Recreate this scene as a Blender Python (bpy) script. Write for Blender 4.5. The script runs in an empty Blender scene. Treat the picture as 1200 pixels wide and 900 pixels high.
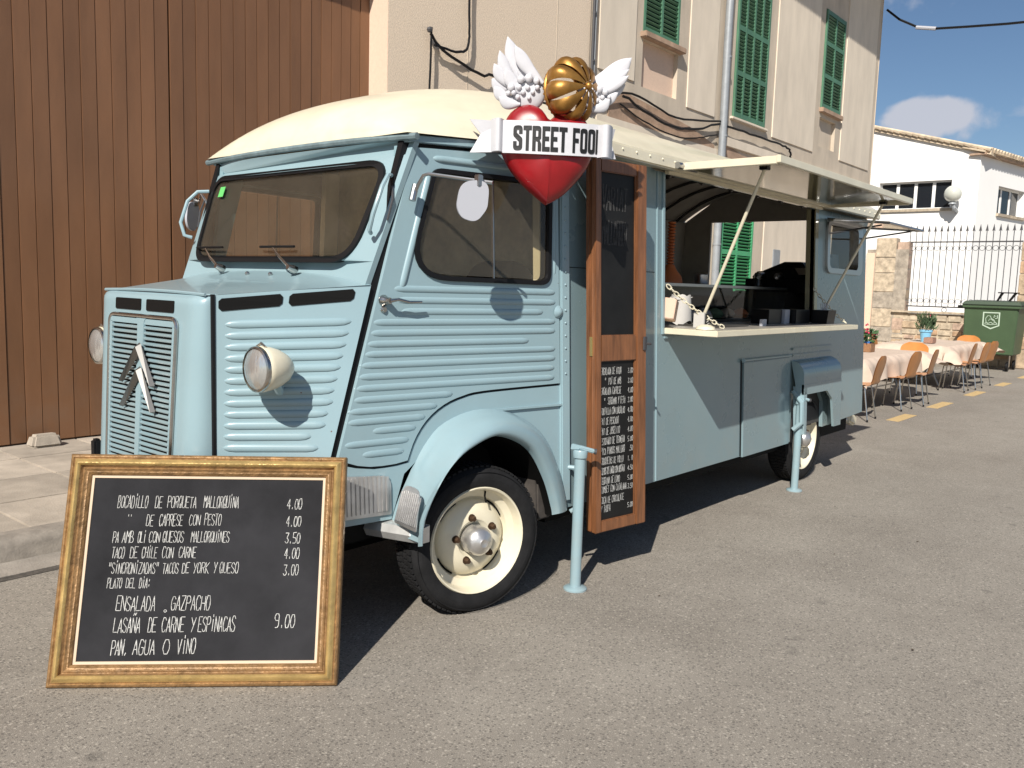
import bpy, bmesh, math, random
from mathutils import Vector as V, Matrix
from mathutils.geometry import tessellate_polygon
R = random.Random(7)
S = bpy.context.scene
COL = S.collection
PI = math.pi
# ------------------------------------------------------------------ camera
cam = bpy.data.objects.new('camera', bpy.data.cameras.new('camera'))
COL.objects.link(cam)
cam.data.lens = 30; cam.data.sensor_width = 36; cam.data.clip_start = .05; cam.data.clip_end = 2000
cam.matrix_world = Matrix(((0.646131, 0.06841387, -0.76015411, 0), (-0.76264498, 0.09674634, -0.63954107, 0),
                           (0.02978865, 0.99295503, 0.11468631, 1.57), (0, 0, 0, 1)))
S.camera = cam
# ------------------------------------------------------------------ light
SUN = V((.763, .33, -.685)).normalized()          # direction the light travels
sd = bpy.data.lights.new('sun', 'SUN'); sd.energy = 4.6; sd.angle = math.radians(.55); sd.color = (1, .94, .85)
sun = bpy.data.objects.new('sun', sd); COL.objects.link(sun)
sun.rotation_euler = SUN.to_track_quat('-Z', 'Y').to_euler()
W = bpy.data.worlds.new('World'); S.world = W; W.use_nodes = True
nt = W.node_tree; nt.nodes.clear()
def N(t, **k):
    n = nt.nodes.new(t)
    for a, b in k.items(): setattr(n, a, b)
    return n
sky = N('ShaderNodeTexSky', sky_type='NISHITA'); sky.sun_disc = False
sky.sun_elevation = math.asin(-SUN.z); sky.sun_rotation = math.atan2(-SUN.x, -SUN.y)
sky.air_density = 1.0; sky.dust_density = .4; sky.ozone_density = 4.4
bg = N('ShaderNodeBackground'); bg.inputs[1].default_value = .056
tc = N('ShaderNodeTexCoord'); mp = N('ShaderNodeMapping'); mp.inputs['Scale'].default_value = (1.3, 1.3, 4.2)
mp.inputs['Location'].default_value = (.35, 1.7, .62)
nz = N('ShaderNodeTexNoise'); nz.inputs['Scale'].default_value = 2.6; nz.inputs['Detail'].default_value = 7; nz.inputs['Roughness'].default_value = .52
cr = N('ShaderNodeValToRGB'); cr.color_ramp.elements[0].position = .56; cr.color_ramp.elements[1].position = .68
cr.color_ramp.elements[0].color = (0, 0, 0, 1); cr.color_ramp.elements[1].color = (.9, .9, .9, 1)
mx = N('ShaderNodeMix', data_type='RGBA'); mx.inputs[7].default_value = (7.6, 7.7, 8.5, 1)
out = N('ShaderNodeOutputWorld')
L = nt.links.new
L(tc.outputs['Generated'], mp.inputs[0]); L(mp.outputs[0], nz.inputs['Vector']); L(nz.outputs[0], cr.inputs[0])
def M_(op, a, b=None, c=None):
    n = N('ShaderNodeMath', operation=op)
    for i, v in enumerate((a, b, c)):
        if v is None: continue
        if hasattr(v, 'links'): L(v, n.inputs[i])
        else: n.inputs[i].default_value = v
    return n.outputs[0]
def blob(d0, ra, rb, amp):
    d0 = V(d0).normalized(); rt = V((d0.y, -d0.x, 0)).normalized(); s1 = N('ShaderNodeVectorMath', operation='SUBTRACT'); L(tc.outputs['Generated'], s1.inputs[0]); s1.inputs[1].default_value = d0
    q = []
    for ax, rr in ((rt, ra), (V((0, 0, 1)), rb)):
        dt = N('ShaderNodeVectorMath', operation='DOT_PRODUCT'); L(s1.outputs[0], dt.inputs[0]); dt.inputs[1].default_value = ax; q.append(M_('POWER', M_('ABSOLUTE', M_('DIVIDE', dt.outputs['Value'], rr)), 2.))
    ln = N('ShaderNodeVectorMath', operation='LENGTH'); L(s1.outputs[0], ln.inputs[0])
    near = M_('LESS_THAN', ln.outputs['Value'], 1.0)
    return M_('MULTIPLY', near, M_('MULTIPLY', amp, M_('MAXIMUM', 0., M_('SUBTRACT', 1., M_('ADD', q[0], q[1])))))
nz3 = N('ShaderNodeTexNoise'); nz3.inputs['Scale'].default_value = 38; nz3.inputs['Detail'].default_value = 8; L(tc.outputs['Generated'], nz3.inputs['Vector'])
b1 = M_('ADD', blob((.949, .250, .176), .080, .028, 1.), blob((.955, .262, .186), .045, .026, .9))
b1 = M_('ADD', b1, blob((.905, .285, .292), .10, .022, .5))
b1 = M_('ADD', b1, M_('MULTIPLY', M_('SUBTRACT', nz3.outputs[0], .5), 1.5))
mr_ = N('ShaderNodeMapRange', interpolation_type='SMOOTHSTEP'); L(b1, mr_.inputs[0]); mr_.inputs[1].default_value = .38; mr_.inputs[2].default_value = 1.05; mr_.inputs[4].default_value = .85
cm_ = M_('MAXIMUM', cr.outputs[0], mr_.outputs[0])
L(cm_, mx.inputs[0]); L(sky.outputs[0], mx.inputs[6]); L(mx.outputs[2], bg.inputs[0]); L(bg.outputs[0], out.inputs[0])
vs = S.view_settings; vs.view_transform = 'Standard'; vs.look = 'None'; vs.exposure = .5; vs.gamma = 1; vs.use_curve_mapping = False
S.render.engine = 'CYCLES'
S.cycles.max_bounces = 8; S.cycles.transparent_max_bounces = 16

# ------------------------------------------------------------------ materials
MATS = {}
def mat(name, col, rough=.6, metal=0., var=.0, vscale=6., bump=0., bscale=60., coat=0., dark=None, spec=.5, detail=5., rvar=0., stretch=None):
    if name in MATS: return MATS[name]
    m = bpy.data.materials.new(name); m.use_nodes = True
    t = m.node_tree; b = t.nodes['Principled BSDF']
    b.inputs['Base Color'].default_value = (*col, 1); b.inputs['Roughness'].default_value = rough
    b.inputs['Metallic'].default_value = metal; b.inputs['Specular IOR Level'].default_value = spec
    if coat: b.inputs['Coat Weight'].default_value = coat; b.inputs['Coat Roughness'].default_value = .06
    tcn = t.nodes.new('ShaderNodeTexCoord'); mpn = t.nodes.new('ShaderNodeMapping')
    if stretch: mpn.inputs['Scale'].default_value = stretch
    t.links.new(tcn.outputs['Object'], mpn.inputs[0])
    if var or dark or rvar:
        n = t.nodes.new('ShaderNodeTexNoise'); n.inputs['Scale'].default_value = vscale; n.inputs['Detail'].default_value = detail; n.inputs['Roughness'].default_value = .6
        t.links.new(mpn.outputs[0], n.inputs['Vector'])
        r = t.nodes.new('ShaderNodeValToRGB'); r.color_ramp.elements[0].position = .3; r.color_ramp.elements[1].position = .7
        d = dark or tuple(c * (1 - var) for c in col); l = tuple(min(1, c * (1 + var * .6)) for c in col)
        r.color_ramp.elements[0].color = (*d, 1); r.color_ramp.elements[1].color = (*l, 1)
        t.links.new(n.outputs[0], r.inputs[0]); t.links.new(r.outputs[0], b.inputs['Base Color'])
        if rvar:
            mr = t.nodes.new('ShaderNodeMapRange'); mr.inputs[3].default_value = max(0, rough - rvar); mr.inputs[4].default_value = min(1, rough + rvar)
            t.links.new(n.outputs[0], mr.inputs[0]); t.links.new(mr.outputs[0], b.inputs['Roughness'])
    if bump:
        n2 = t.nodes.new('ShaderNodeTexNoise'); n2.inputs['Scale'].default_value = bscale; n2.inputs['Detail'].default_value = 3
        t.links.new(mpn.outputs[0], n2.inputs['Vector'])
        bp = t.nodes.new('ShaderNodeBump'); bp.inputs['Strength'].default_value = bump; bp.inputs['Distance'].default_value = .01
        t.links.new(n2.outputs[0], bp.inputs['Height']); t.links.new(bp.outputs[0], b.inputs['Normal'])
    MATS[name] = m
    return m
def _node_after(m, fn):
    """let fn(tree, principled, colour_socket_or_None) rewire the base colour"""
    t = m.node_tree; b = t.nodes['Principled BSDF']
    fn(t, b); return m
PAINT = (.250, .362, .402)
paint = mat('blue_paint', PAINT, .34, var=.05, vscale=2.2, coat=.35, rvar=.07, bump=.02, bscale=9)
paint_b = mat('blue_paint_darker', (.200, .285, .310), .28, var=.07, vscale=1.6, coat=.4, rvar=.1)  # darker, greyer tone of the blue, used on the near box side
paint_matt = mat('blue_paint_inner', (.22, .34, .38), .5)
def weather(m, dust=(.30, .26, .21), z0=.35, z1=1.0, amt=.35, chips=(.12, .055, .03), chip_thr=.96):
    """road dust that thins out with height, plus sparse paint chips"""
    t = m.node_tree; b = t.nodes['Principled BSDF']; lk = t.links.new; src = b.inputs['Base Color'].links[0].from_socket
    tcn = t.nodes.new('ShaderNodeTexCoord'); sx = t.nodes.new('ShaderNodeSeparateXYZ'); lk(tcn.outputs['Object'], sx.inputs[0])
    mr = t.nodes.new('ShaderNodeMapRange'); mr.inputs[1].default_value = z1; mr.inputs[2].default_value = z0; mr.inputs[3].default_value = .12; mr.inputs[4].default_value = 1; lk(sx.outputs[2], mr.inputs[0])
    n = t.nodes.new('ShaderNodeTexNoise'); n.inputs['Scale'].default_value = 3.4; n.inputs['Detail'].default_value = 9; n.inputs['Roughness'].default_value = .7; lk(tcn.outputs['Object'], n.inputs['Vector'])
    rp = t.nodes.new('ShaderNodeMapRange'); rp.inputs[1].default_value = .42; rp.inputs[2].default_value = .72; rp.inputs[4].default_value = amt; lk(n.outputs[0], rp.inputs[0])
    ml = t.nodes.new('ShaderNodeMath'); ml.operation = 'MULTIPLY'; lk(mr.outputs[0], ml.inputs[0]); lk(rp.outputs[0], ml.inputs[1])
    x = t.nodes.new('ShaderNodeMix'); x.data_type = 'RGBA'; lk(ml.outputs[0], x.inputs[0]); lk(src, x.inputs[6]); x.inputs[7].default_value = (*dust, 1)
    v = t.nodes.new('ShaderNodeTexVoronoi'); v.inputs['Scale'].default_value = 11; lk(tcn.outputs['Object'], v.inputs['Vector'])
    sc_ = t.nodes.new('ShaderNodeSeparateColor'); lk(v.outputs['Color'], sc_.inputs[0])
    g = t.nodes.new('ShaderNodeMath'); g.operation = 'GREATER_THAN'; lk(sc_.outputs[0], g.inputs[0]); g.inputs[1].default_value = chip_thr
    d = t.nodes.new('ShaderNodeMath'); d.operation = 'LESS_THAN'; lk(v.outputs['Distance'], d.inputs[0]); d.inputs[1].default_value = .035
    m2 = t.nodes.new('ShaderNodeMath'); m2.operation = 'MULTIPLY'; lk(g.outputs[0], m2.inputs[0]); lk(d.outputs[0], m2.inputs[1])
    y = t.nodes.new('ShaderNodeMix'); y.data_type = 'RGBA'; lk(m2.outputs[0], y.inputs[0]); lk(x.outputs[2], y.inputs[6]); y.inputs[7].default_value = (*chips, 1)
    lk(y.outputs[2], b.inputs['Base Color'])
cream = mat('cream_paint', (.72, .665, .51), .36, coat=.25, var=.08, vscale=3, rvar=.08, bump=.015, bscale=2)
cream_s = mat('cream_gloss_shaded', (.25, .23, .145), .10, coat=.5, bump=.05, bscale=3)  # glossy cream with the shade under the hatch put into its colour
chevron_m = mat('dull_chevron', (.22, .215, .205), .36, .9)
chrome = mat('chrome', (.50, .485, .46), .24, 1., var=.1, vscale=20)
alu = mat('aluminium', (.62, .61, .6), .38, .85, var=.15, vscale=12, bump=.1, bscale=50)
rubber = mat('black_rubber', (.007, .007, .008), .5, spec=.25)
tyre_m = mat('tyre_rubber', (.014, .014, .015), .8, spec=.25, var=.4, vscale=14, bump=.15, bscale=80)
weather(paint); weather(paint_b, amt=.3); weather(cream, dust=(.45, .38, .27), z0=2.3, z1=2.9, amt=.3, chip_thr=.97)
black = mat('matt_black', (.004, .004, .004), .7, spec=.15)
black_g = mat('black_plastic', (.008, .008, .009), .3, spec=.3)
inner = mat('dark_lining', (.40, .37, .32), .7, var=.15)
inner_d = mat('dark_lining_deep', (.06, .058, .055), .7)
steel = mat('brushed_steel', (.45, .45, .45), .3, 1.)
def make_asphalt():
    m = mat('asphalt', (.2, .18, .16), .88, bump=.5, bscale=320)
    t = m.node_tree; b = t.nodes['Principled BSDF']; lk = t.links.new
    tcn = t.nodes.new('ShaderNodeTexCoord')
    def noise(s, d=4, r=.6):
        n = t.nodes.new('ShaderNodeTexNoise'); n.inputs['Scale'].default_value = s; n.inputs['Detail'].default_value = d; n.inputs['Roughness'].default_value = r
        lk(tcn.outputs['Object'], n.inputs['Vector']); return n.outputs[0]
    def ramp(src, p0, c0, p1, c1):
        r = t.nodes.new('ShaderNodeValToRGB'); e = r.color_ramp.elements
        e[0].position = p0; e[1].position = p1; e[0].color = (*c0, 1); e[1].color = (*c1, 1); lk(src, r.inputs[0]); return r.outputs[0]
    def mix(mode, fac, a, bb):
        x = t.nodes.new('ShaderNodeMix'); x.data_type = 'RGBA'; x.blend_type = mode
        if hasattr(fac, 'links'): lk(fac, x.inputs[0])
        else: x.inputs[0].default_value = fac
        lk(a, x.inputs[6]); lk(bb, x.inputs[7]); return x.outputs[2]
    base = ramp(noise(.8, 8, .7), .33, (.220, .197, .168), .68, (.305, .278, .240))
    grain = ramp(noise(300, 2, .8), .36, (.62, .61, .59), .66, (1.36, 1.36, 1.36))
    c = mix('MULTIPLY', .8, base, grain)
    lc = t.nodes.new('ShaderNodeRGB'); lc.outputs[0].default_value = (.44, .40, .34, 1)
    dc = t.nodes.new('ShaderNodeRGB'); dc.outputs[0].default_value = (.075, .068, .06, 1)
    def dots(scale, thr, rad, amt, colr, c):
        v = t.nodes.new('ShaderNodeTexVoronoi'); v.inputs['Scale'].default_value = scale; lk(tcn.outputs['Object'], v.inputs['Vector'])
        sep = t.nodes.new('ShaderNodeSeparateColor'); lk(v.outputs['Color'], sep.inputs[0])
        a = t.nodes.new('ShaderNodeMath'); a.operation = 'GREATER_THAN'; lk(sep.outputs[0], a.inputs[0]); a.inputs[1].default_value = thr
        d = t.nodes.new('ShaderNodeMapRange'); lk(v.outputs['Distance'], d.inputs[0]); d.inputs[1].default_value = rad; d.inputs[2].default_value = rad * .55; d.inputs[3].default_value = 0; d.inputs[4].default_value = amt
        m_ = t.nodes.new('ShaderNodeMath'); m_.operation = 'MULTIPLY'; lk(a.outputs[0], m_.inputs[0]); lk(d.outputs[0], m_.inputs[1]); return mix('MIX', m_.outputs[0], c, colr.outputs[0])
    c = dots(105, .55, .46, .62, lc, c)
    c = dots(62, .84, .42, .8, lc, c)
    c = dots(85, .62, .52, .6, dc, c)
    c = dots(2.3, .6, .09, .35, dc, c)
    # oil spots
    n3 = noise(2.3, 6, .75); spots = ramp(n3, .63, (0, 0, 0), .72, (.5, .5, .5))
    c = mix('MIX', spots, c, dc.outputs[0])
    sp2 = ramp(noise(11, 3, .6), .71, (0, 0, 0), .76, (.6, .6, .6)); c = mix('MIX', sp2, c, dc.outputs[0])
    mps = t.nodes.new('ShaderNodeMapping'); mps.inputs['Scale'].default_value = (.45, 5.5, 1); mps.inputs['Rotation'].default_value = (0, 0, .12); lk(tcn.outputs['Object'], mps.inputs[0])
    ns = t.nodes.new('ShaderNodeTexNoise'); ns.inputs['Scale'].default_value = 1.3; ns.inputs['Detail'].default_value = 6; lk(mps.outputs[0], ns.inputs['Vector'])
    st = ramp(ns.outputs[0], .66, (0, 0, 0), .78, (.3, .3, .3)); c = mix('MIX', st, c, lc.outputs[0])
    lt = ramp(noise(.9, 7, .8), .6, (0, 0, 0), .8, (.35, .35, .35)); c = mix('MIX', lt, c, lc.outputs[0])
    lk(c, b.inputs['Base Color'])
    return m
asphalt = make_asphalt()
concrete = mat('pavement_concrete', (.40, .35, .29), .85, var=.3, vscale=3.5, bump=.35, bscale=90, detail=9)
kerb_m = mat('kerb_concrete', (.27, .24, .205), .85, var=.4, vscale=8, bump=.22, bscale=70, detail=9)
gutter_m = mat('gutter_concrete', (.30, .27, .235), .88, var=.3, vscale=5, bump=.4, bscale=90, detail=9)
yellow = mat('yellow_marking', (.56, .40, .19), .8, var=.25, vscale=22, detail=8, bump=.3, bscale=200)
render_w = mat('smooth_render', (.55, .47, .375), .85, var=.2, stretch=(1, 1, .4), vscale=2.2, bump=.12, bscale=40, detail=9)
render_p = mat('panel_render', (.69, .605, .495), .85, var=.13, stretch=(1, 1, .3), vscale=2.6, bump=.12, bscale=40, detail=9)
pebble = mat('pebble_dash', (.74, .61, .475), .95, var=.16, vscale=55, bump=.75, bscale=85)
reveal_m = mat('reveal_render', (.66, .49, .38), .9, var=.06, vscale=30, bump=.3, bscale=110)
worn = mat('worn_render', (.40, .275, .195), .9, var=.35, vscale=3.5, bump=.4, bscale=30, detail=10)
gate_m = mat('brown_gate_paint', (.195, .094, .045), .5, var=.2, vscale=1.8, bump=.08, bscale=25, detail=8, stretch=(1.6, 1.6, .35), coat=.1)
green_s = mat('green_shutter_paint', (.085, .205, .125), .5, var=.2, vscale=3)
green_b = mat('green_shutter_fresh', (.07, .36, .16), .42, var=.1, vscale=3)
white_w = mat('white_wall', (.86, .85, .83), .8, var=.03, vscale=.8)
tile_m = mat('roof_tile', (.62, .50, .36), .85, var=.35, vscale=3)
stone_ms = [mat('stone_%s' % n, c, .9, var=.45, vscale=7, bump=.7, bscale=22, detail=10) for n, c in
            (('tan', (.42, .32, .22)), ('pale', (.46, .385, .29)), ('grey', (.33, .29, .24)), ('orange', (.43, .29, .185)), ('rose', (.42, .31, .24)))]
iron = mat('wrought_iron', (.05, .05, .055), .6)
wood_f = mat('varnished_pine', (.20, .080, .032), .45, var=.45, vscale=5, stretch=(9, 9, .7), coat=.3, detail=6, bump=.06, bscale=40)
slate = mat('chalkboard', (.026, .026, .029), .85, spec=.12, var=.5, vscale=2.4, detail=6)
slate2 = mat('chalkboard_dark', (.010, .010, .010), .5, spec=.3, var=.4, vscale=5)
chalk = mat('chalk', (.50, .50, .48), .95, var=.45, vscale=70, detail=4)
chalk_f = mat('chalk_faint', (.05, .05, .05), .95, var=.5, vscale=60)
gold = mat('gilded_wood', (.56, .385, .15), .34, .5, var=.3, vscale=14, bump=.25, bscale=60, rvar=.12, detail=8)
gold_d = mat('gilded_wood_worn', (.27, .155, .065), .5, .3, var=.45, vscale=22, bump=.5, bscale=60, detail=9)
liner_m = mat('cream_slip', (.55, .43, .31), .7)
red = mat('red_gloss', (.27, .004, .008), .36, coat=.35, bump=.18, bscale=7, var=.25, vscale=6)
plaster = mat('white_plaster', (.56, .56, .59), .5, bump=.15, bscale=22, coat=.1)
brass = mat('brass_crown', (.36, .18, .042), .40, .7, var=.35, vscale=14, bump=.15, bscale=30)
brass2 = mat('brass_plate', (.55, .40, .16), .35, .8)
ink = mat('black_lettering', (.006, .006, .006), .5)
plasticw = mat('white_plastic', (.40, .41, .45), .35)
bin_g = mat('bin_green', (.050, .088, .042), .5, var=.12, vscale=3)
bin_l = mat('bin_lid_green', (.035, .06, .035), .55)
emblem_m = mat('emblem_white', (.42, .52, .42), .6)
cloth = mat('paper_cloth', (.56, .45, .365), .85, var=.08, vscale=9, bump=.25, bscale=14)
ply = mat('orange_plywood', (.50, .20, .05), .38, var=.15, vscale=6, coat=.2)
ply_e = mat('plywood_back', (.30, .15, .065), .5)
crate_w = mat('crate_wood', (.26, .135, .065), .7, var=.3, vscale=20)
leaf = mat('leaf_green', (.045, .10, .035), .6)
leaf2 = mat('leaf_greygreen', (.12, .19, .10), .7)
petal = mat('pink_petal', (.62, .06, .13), .6, var=.3, vscale=60)
blue_pot = mat('blue_pot', (.20, .46, .66), .4)
sticker_g = mat('green_sticker', (.12, .5, .14), .5)
paper_w = mat('white_paper', (.48, .465, .44), .8)
zinc = mat('grey_pipe', (.30, .32, .34), .45, .2, var=.15)
bronze = mat('bolt_brown', (.08, .045, .025), .6, .6)
blue_p = mat('print_blue', (.04, .16, .45), .5)
orange_p = mat('terracotta_orange', (.5, .14, .04), .6)
def vary(m, lo=.86, hi=1.12):
    """each piece gets its own slight tone"""
    t = m.node_tree; b = t.nodes['Principled BSDF']; src = b.inputs['Base Color'].links[0].from_socket; oi = t.nodes.new('ShaderNodeObjectInfo')
    mr = t.nodes.new('ShaderNodeMapRange'); mr.inputs[3].default_value = lo; mr.inputs[4].default_value = hi; t.links.new(oi.outputs['Random'], mr.inputs[0])
    hs = t.nodes.new('ShaderNodeHueSaturation'); t.links.new(src, hs.inputs['Color']); t.links.new(mr.outputs[0], hs.inputs['Value']); t.links.new(hs.outputs[0], b.inputs['Base Color'])
for m_ in (gate_m, concrete, kerb_m, tile_m, ply, green_s): vary(m_)
weather(gate_m, dust=(.16, .12, .09), z0=.12, z1=.9, amt=.45, chip_thr=.98)
# glass
def glass_mat(name, tint, dust=.06):
    m = bpy.data.materials.new(name); m.use_nodes = True; t = m.node_tree; t.nodes.clear()
    o = t.nodes.new('ShaderNodeOutputMaterial'); tr = t.nodes.new('ShaderNodeBsdfTransparent'); gl = t.nodes.new('ShaderNodeBsdfGlossy')
    tr.inputs[0].default_value = (*tint, 1); gl.inputs['Roughness'].default_value = .02
    fr = t.nodes.new('ShaderNodeFresnel'); fr.inputs[0].default_value = 1.5
    gm = t.nodes.new('ShaderNodeNewGeometry'); iv = t.nodes.new('ShaderNodeMath'); iv.operation = 'SUBTRACT'; iv.inputs[0].default_value = 1; t.links.new(gm.outputs['Backfacing'], iv.inputs[1])
    ml = t.nodes.new('ShaderNodeMath'); ml.operation = 'MULTIPLY'; t.links.new(fr.outputs[0], ml.inputs[0]); t.links.new(iv.outputs[0], ml.inputs[1])
    df = t.nodes.new('ShaderNodeBsdfDiffuse'); df.inputs[0].default_value = (.50, .43, .34, 1)
    nz_ = t.nodes.new('ShaderNodeTexNoise'); nz_.inputs['Scale'].default_value = 5; nz_.inputs['Detail'].default_value = 8
    tcg = t.nodes.new('ShaderNodeTexCoord'); t.links.new(tcg.outputs['Object'], nz_.inputs['Vector'])
    mg = t.nodes.new('ShaderNodeMapRange'); mg.inputs[3].default_value = dust * .6; mg.inputs[4].default_value = dust * 1.4; t.links.new(nz_.outputs[0], mg.inputs[0])
    x0 = t.nodes.new('ShaderNodeMixShader'); t.links.new(mg.outputs[0], x0.inputs[0]); t.links.new(tr.outputs[0], x0.inputs[1]); t.links.new(df.outputs[0], x0.inputs[2])
    x = t.nodes.new('ShaderNodeMixShader'); t.links.new(ml.outputs[0], x.inputs[0]); t.links.new(x0.outputs[0], x.inputs[1]); t.links.new(gl.outputs[0], x.inputs[2])
    t.links.new(x.outputs[0], o.inputs[0]); MATS[name] = m; return m
glass = glass_mat('window_glass', (.88, .86, .80), .045)
glass_c = glass_mat('clean_glass', (.9, .9, .9), .01)
glass_d = mat('dark_window_glass', (.012, .015, .02), .08)
lamp_glass = mat('headlamp_glass', (.60, .61, .60), .24, .75, bump=.5, bscale=45, stretch=(1, 1, .15), coat=.6)

# ------------------------------------------------------------------ building blocks
WM = {}
def add(o, parent=None):
    COL.objects.link(o)
    if parent is not None: o.parent = parent; WM[o.name] = WM[parent.name]
    else: WM[o.name] = o.matrix_world.copy() if o.matrix_world else Matrix()
    return o
def props(o, label=None, cat=None, group=None, kind=None):
    if label: o['label'] = label
    if cat: o['category'] = cat
    if group: o['group'] = group
    if kind: o['kind'] = kind
    return o
def root(name, loc, rz=0., label=None, cat=None, group=None):
    o = bpy.data.objects.new(name, None); o.empty_display_size = .1
    COL.objects.link(o); o.location = loc; o.rotation_euler = (0, 0, rz)
    WM[o.name] = Matrix.Translation(loc) @ Matrix.Rotation(rz, 4, 'Z')
    return props(o, label, cat, group)
class MB:
    def __init__(s): s.v = []; s.f = []
    def raw(s, vs_, fs): n = len(s.v); s.v += [V(v) for v in vs_]; s.f += [tuple(i + n for i in f) for f in fs]; return s
    def box(s, c, d, rot=None):
        c = V(c); h = [x / 2 for x in d]; q = []
        for sx in (-1, 1):
            for sy in (-1, 1):
                for sz in (-1, 1):
                    p = V((sx * h[0], sy * h[1], sz * h[2]))
                    if rot is not None: p = rot @ p
                    q.append(c + p)
        return s.raw(q, [(0, 1, 3, 2), (4, 6, 7, 5), (0, 4, 5, 1), (2, 3, 7, 6), (0, 2, 6, 4), (1, 5, 7, 3)])
    def bb(s, a, b): return s.box([(a[i] + b[i]) / 2 for i in range(3)], [abs(b[i] - a[i]) for i in range(3)])
    def hexa(s, q): return s.raw(q, [(0, 3, 2, 1), (4, 5, 6, 7), (0, 1, 5, 4), (1, 2, 6, 5), (2, 3, 7, 6), (3, 0, 4, 7)])
    def tube(s, pts, r, seg=8, closed=False, r2=None):
        pts = [V(p) for p in pts]; n = len(pts); rings = []
        prev = None
        for i, p in enumerate(pts):
            if closed: t = (pts[(i + 1) % n] - pts[i - 1]).normalized()
            else: t = (pts[min(i + 1, n - 1)] - pts[max(i - 1, 0)]).normalized()
            if prev is None:
                a = t.orthogonal().normalized()
            else:
                a = (prev - t * prev.dot(t)); a = a.normalized() if a.length > 1e-6 else t.orthogonal().normalized()
            prev = a; b = t.cross(a)
            rr = r if r2 is None else r + (r2 - r) * i / (n - 1)
            rings.append([p + (a * math.cos(2 * PI * k / seg) + b * math.sin(2 * PI * k / seg)) * rr for k in range(seg)])
        vs_ = [q for g in rings for q in g]; fs = []
        m = n if closed else n - 1
        for i in range(m):
            for k in range(seg):
                j = (i + 1) % n; k2 = (k + 1) % seg
                fs.append((i * seg + k, i * seg + k2, j * seg + k2, j * seg + k))
        if not closed: fs += [tuple(range(seg))[::-1], tuple((n - 1) * seg + k for k in range(seg))]
        return s.raw(vs_, fs)
    def cyl(s, a, b, r, r2=None, seg=12): return s.tube([a, b], r, seg, r2=r2)
    def lathe(s, prof, c, axis, seg=32, cap=True):
        """prof = [(radius, distance along axis)]"""
        axis = V(axis).normalized(); c = V(c); a = axis.orthogonal().normalized(); b = axis.cross(a); vs_ = []; fs = []
        for r, h in prof:
            for k in range(seg):
                t = 2 * PI * k / seg; vs_.append(c + axis * h + (a * math.cos(t) + b * math.sin(t)) * r)
        for i in range(len(prof) - 1):
            for k in range(seg):
                k2 = (k + 1) % seg; fs.append((i * seg + k, i * seg + k2, (i + 1) * seg + k2, (i + 1) * seg + k))
        if cap:
            if prof[0][0] > 1e-4: fs.append(tuple(range(seg))[::-1])
            if prof[-1][0] > 1e-4: fs.append(tuple((len(prof) - 1) * seg + k for k in range(seg)))
        return s.raw(vs_, fs)
    def ball(s, c, r, seg=16, sc=(1, 1, 1)):
        prof = []; n = seg // 2
        vs_ = []; fs = []
        for i in range(n + 1):
            a = PI * i / n
            for k in range(seg):
                t = 2 * PI * k / seg
                vs_.append(V(c) + V((r * sc[0] * math.sin(a) * math.cos(t), r * sc[1] * math.sin(a) * math.sin(t), r * sc[2] * math.cos(a))))
        for i in range(n):
            for k in range(seg):
                k2 = (k + 1) % seg; fs.append((i * seg + k, (i + 1) * seg + k, (i + 1) * seg + k2, i * seg + k2))
        return s.raw(vs_, fs)
    def grid(s, fn, nu, nv, closed=False):
        vs_ = [fn(i / nu, j / nv) for i in range(nu + 1) for j in range(nv + 1)]; fs = []
        for i in range(nu):
            for j in range(nv):
                a = i * (nv + 1) + j; fs.append((a, a + 1, a + nv + 2, a + nv + 1))
        return s.raw(vs_, fs)
    def plate(s, loops, fn, w0=0., w1=-.02, sub=0.):
        """flat outline with holes, given thickness between w0 (front) and w1; fn(u,v,w)->point"""
        def cut(lp):
            if not sub: return lp
            o = []
            for i, p in enumerate(lp):
                q = lp[(i + 1) % len(lp)]; d = math.dist(p, q); n = max(1, int(d / sub))
                o += [(p[0] + (q[0] - p[0]) * k / n, p[1] + (q[1] - p[1]) * k / n) for k in range(n)]
            return o
        loops = [cut(l) for l in loops]
        flat = [p for l in loops for p in l]; n = len(flat)
        tri = tessellate_polygon([[V((p[0], p[1], 0)) for p in l] for l in loops])
        vs_ = [fn(p[0], p[1], w0) for p in flat] + [fn(p[0], p[1], w1) for p in flat]
        fs = [tuple(t) for t in tri] + [tuple(i + n for i in t[::-1]) for t in tri]
        k = 0
        for l in loops:
            m = len(l)
            for i in range(m): a = k + i; b = k + (i + 1) % m; fs.append((a, b, b + n, a + n))
            k += m
        return s.raw(vs_, fs)
    def build(s, name, m, parent=None, smooth=True, local=False, bevel=0., ang=35, solid=0.):
        me = bpy.data.meshes.new(name)
        vv = s.v
        if parent is not None and not local:
            inv = WM[parent.name].inverted(); vv = [inv @ v for v in vv]
        me.from_pydata([tuple(v) for v in vv], [], s.f)
        bm = bmesh.new(); bm.from_mesh(me); bmesh.ops.remove_doubles(bm, verts=bm.verts, dist=1e-5)
        bmesh.ops.recalc_face_normals(bm, faces=bm.faces)
        if bevel:
            ed = [e for e in bm.edges if len(e.link_faces) == 2 and e.calc_face_angle(0) > .6]
            bmesh.ops.bevel(bm, geom=ed, offset=bevel, segments=2, affect='EDGES', clamp_overlap=True)
        bm.to_mesh(me); bm.free()
        me.materials.append(m)
        if smooth:
            for p in me.polygons: p.use_smooth = True
            me.set_sharp_from_angle(angle=math.radians(ang))
        o = bpy.data.objects.new(name, me)
        return add(o, parent)
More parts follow.
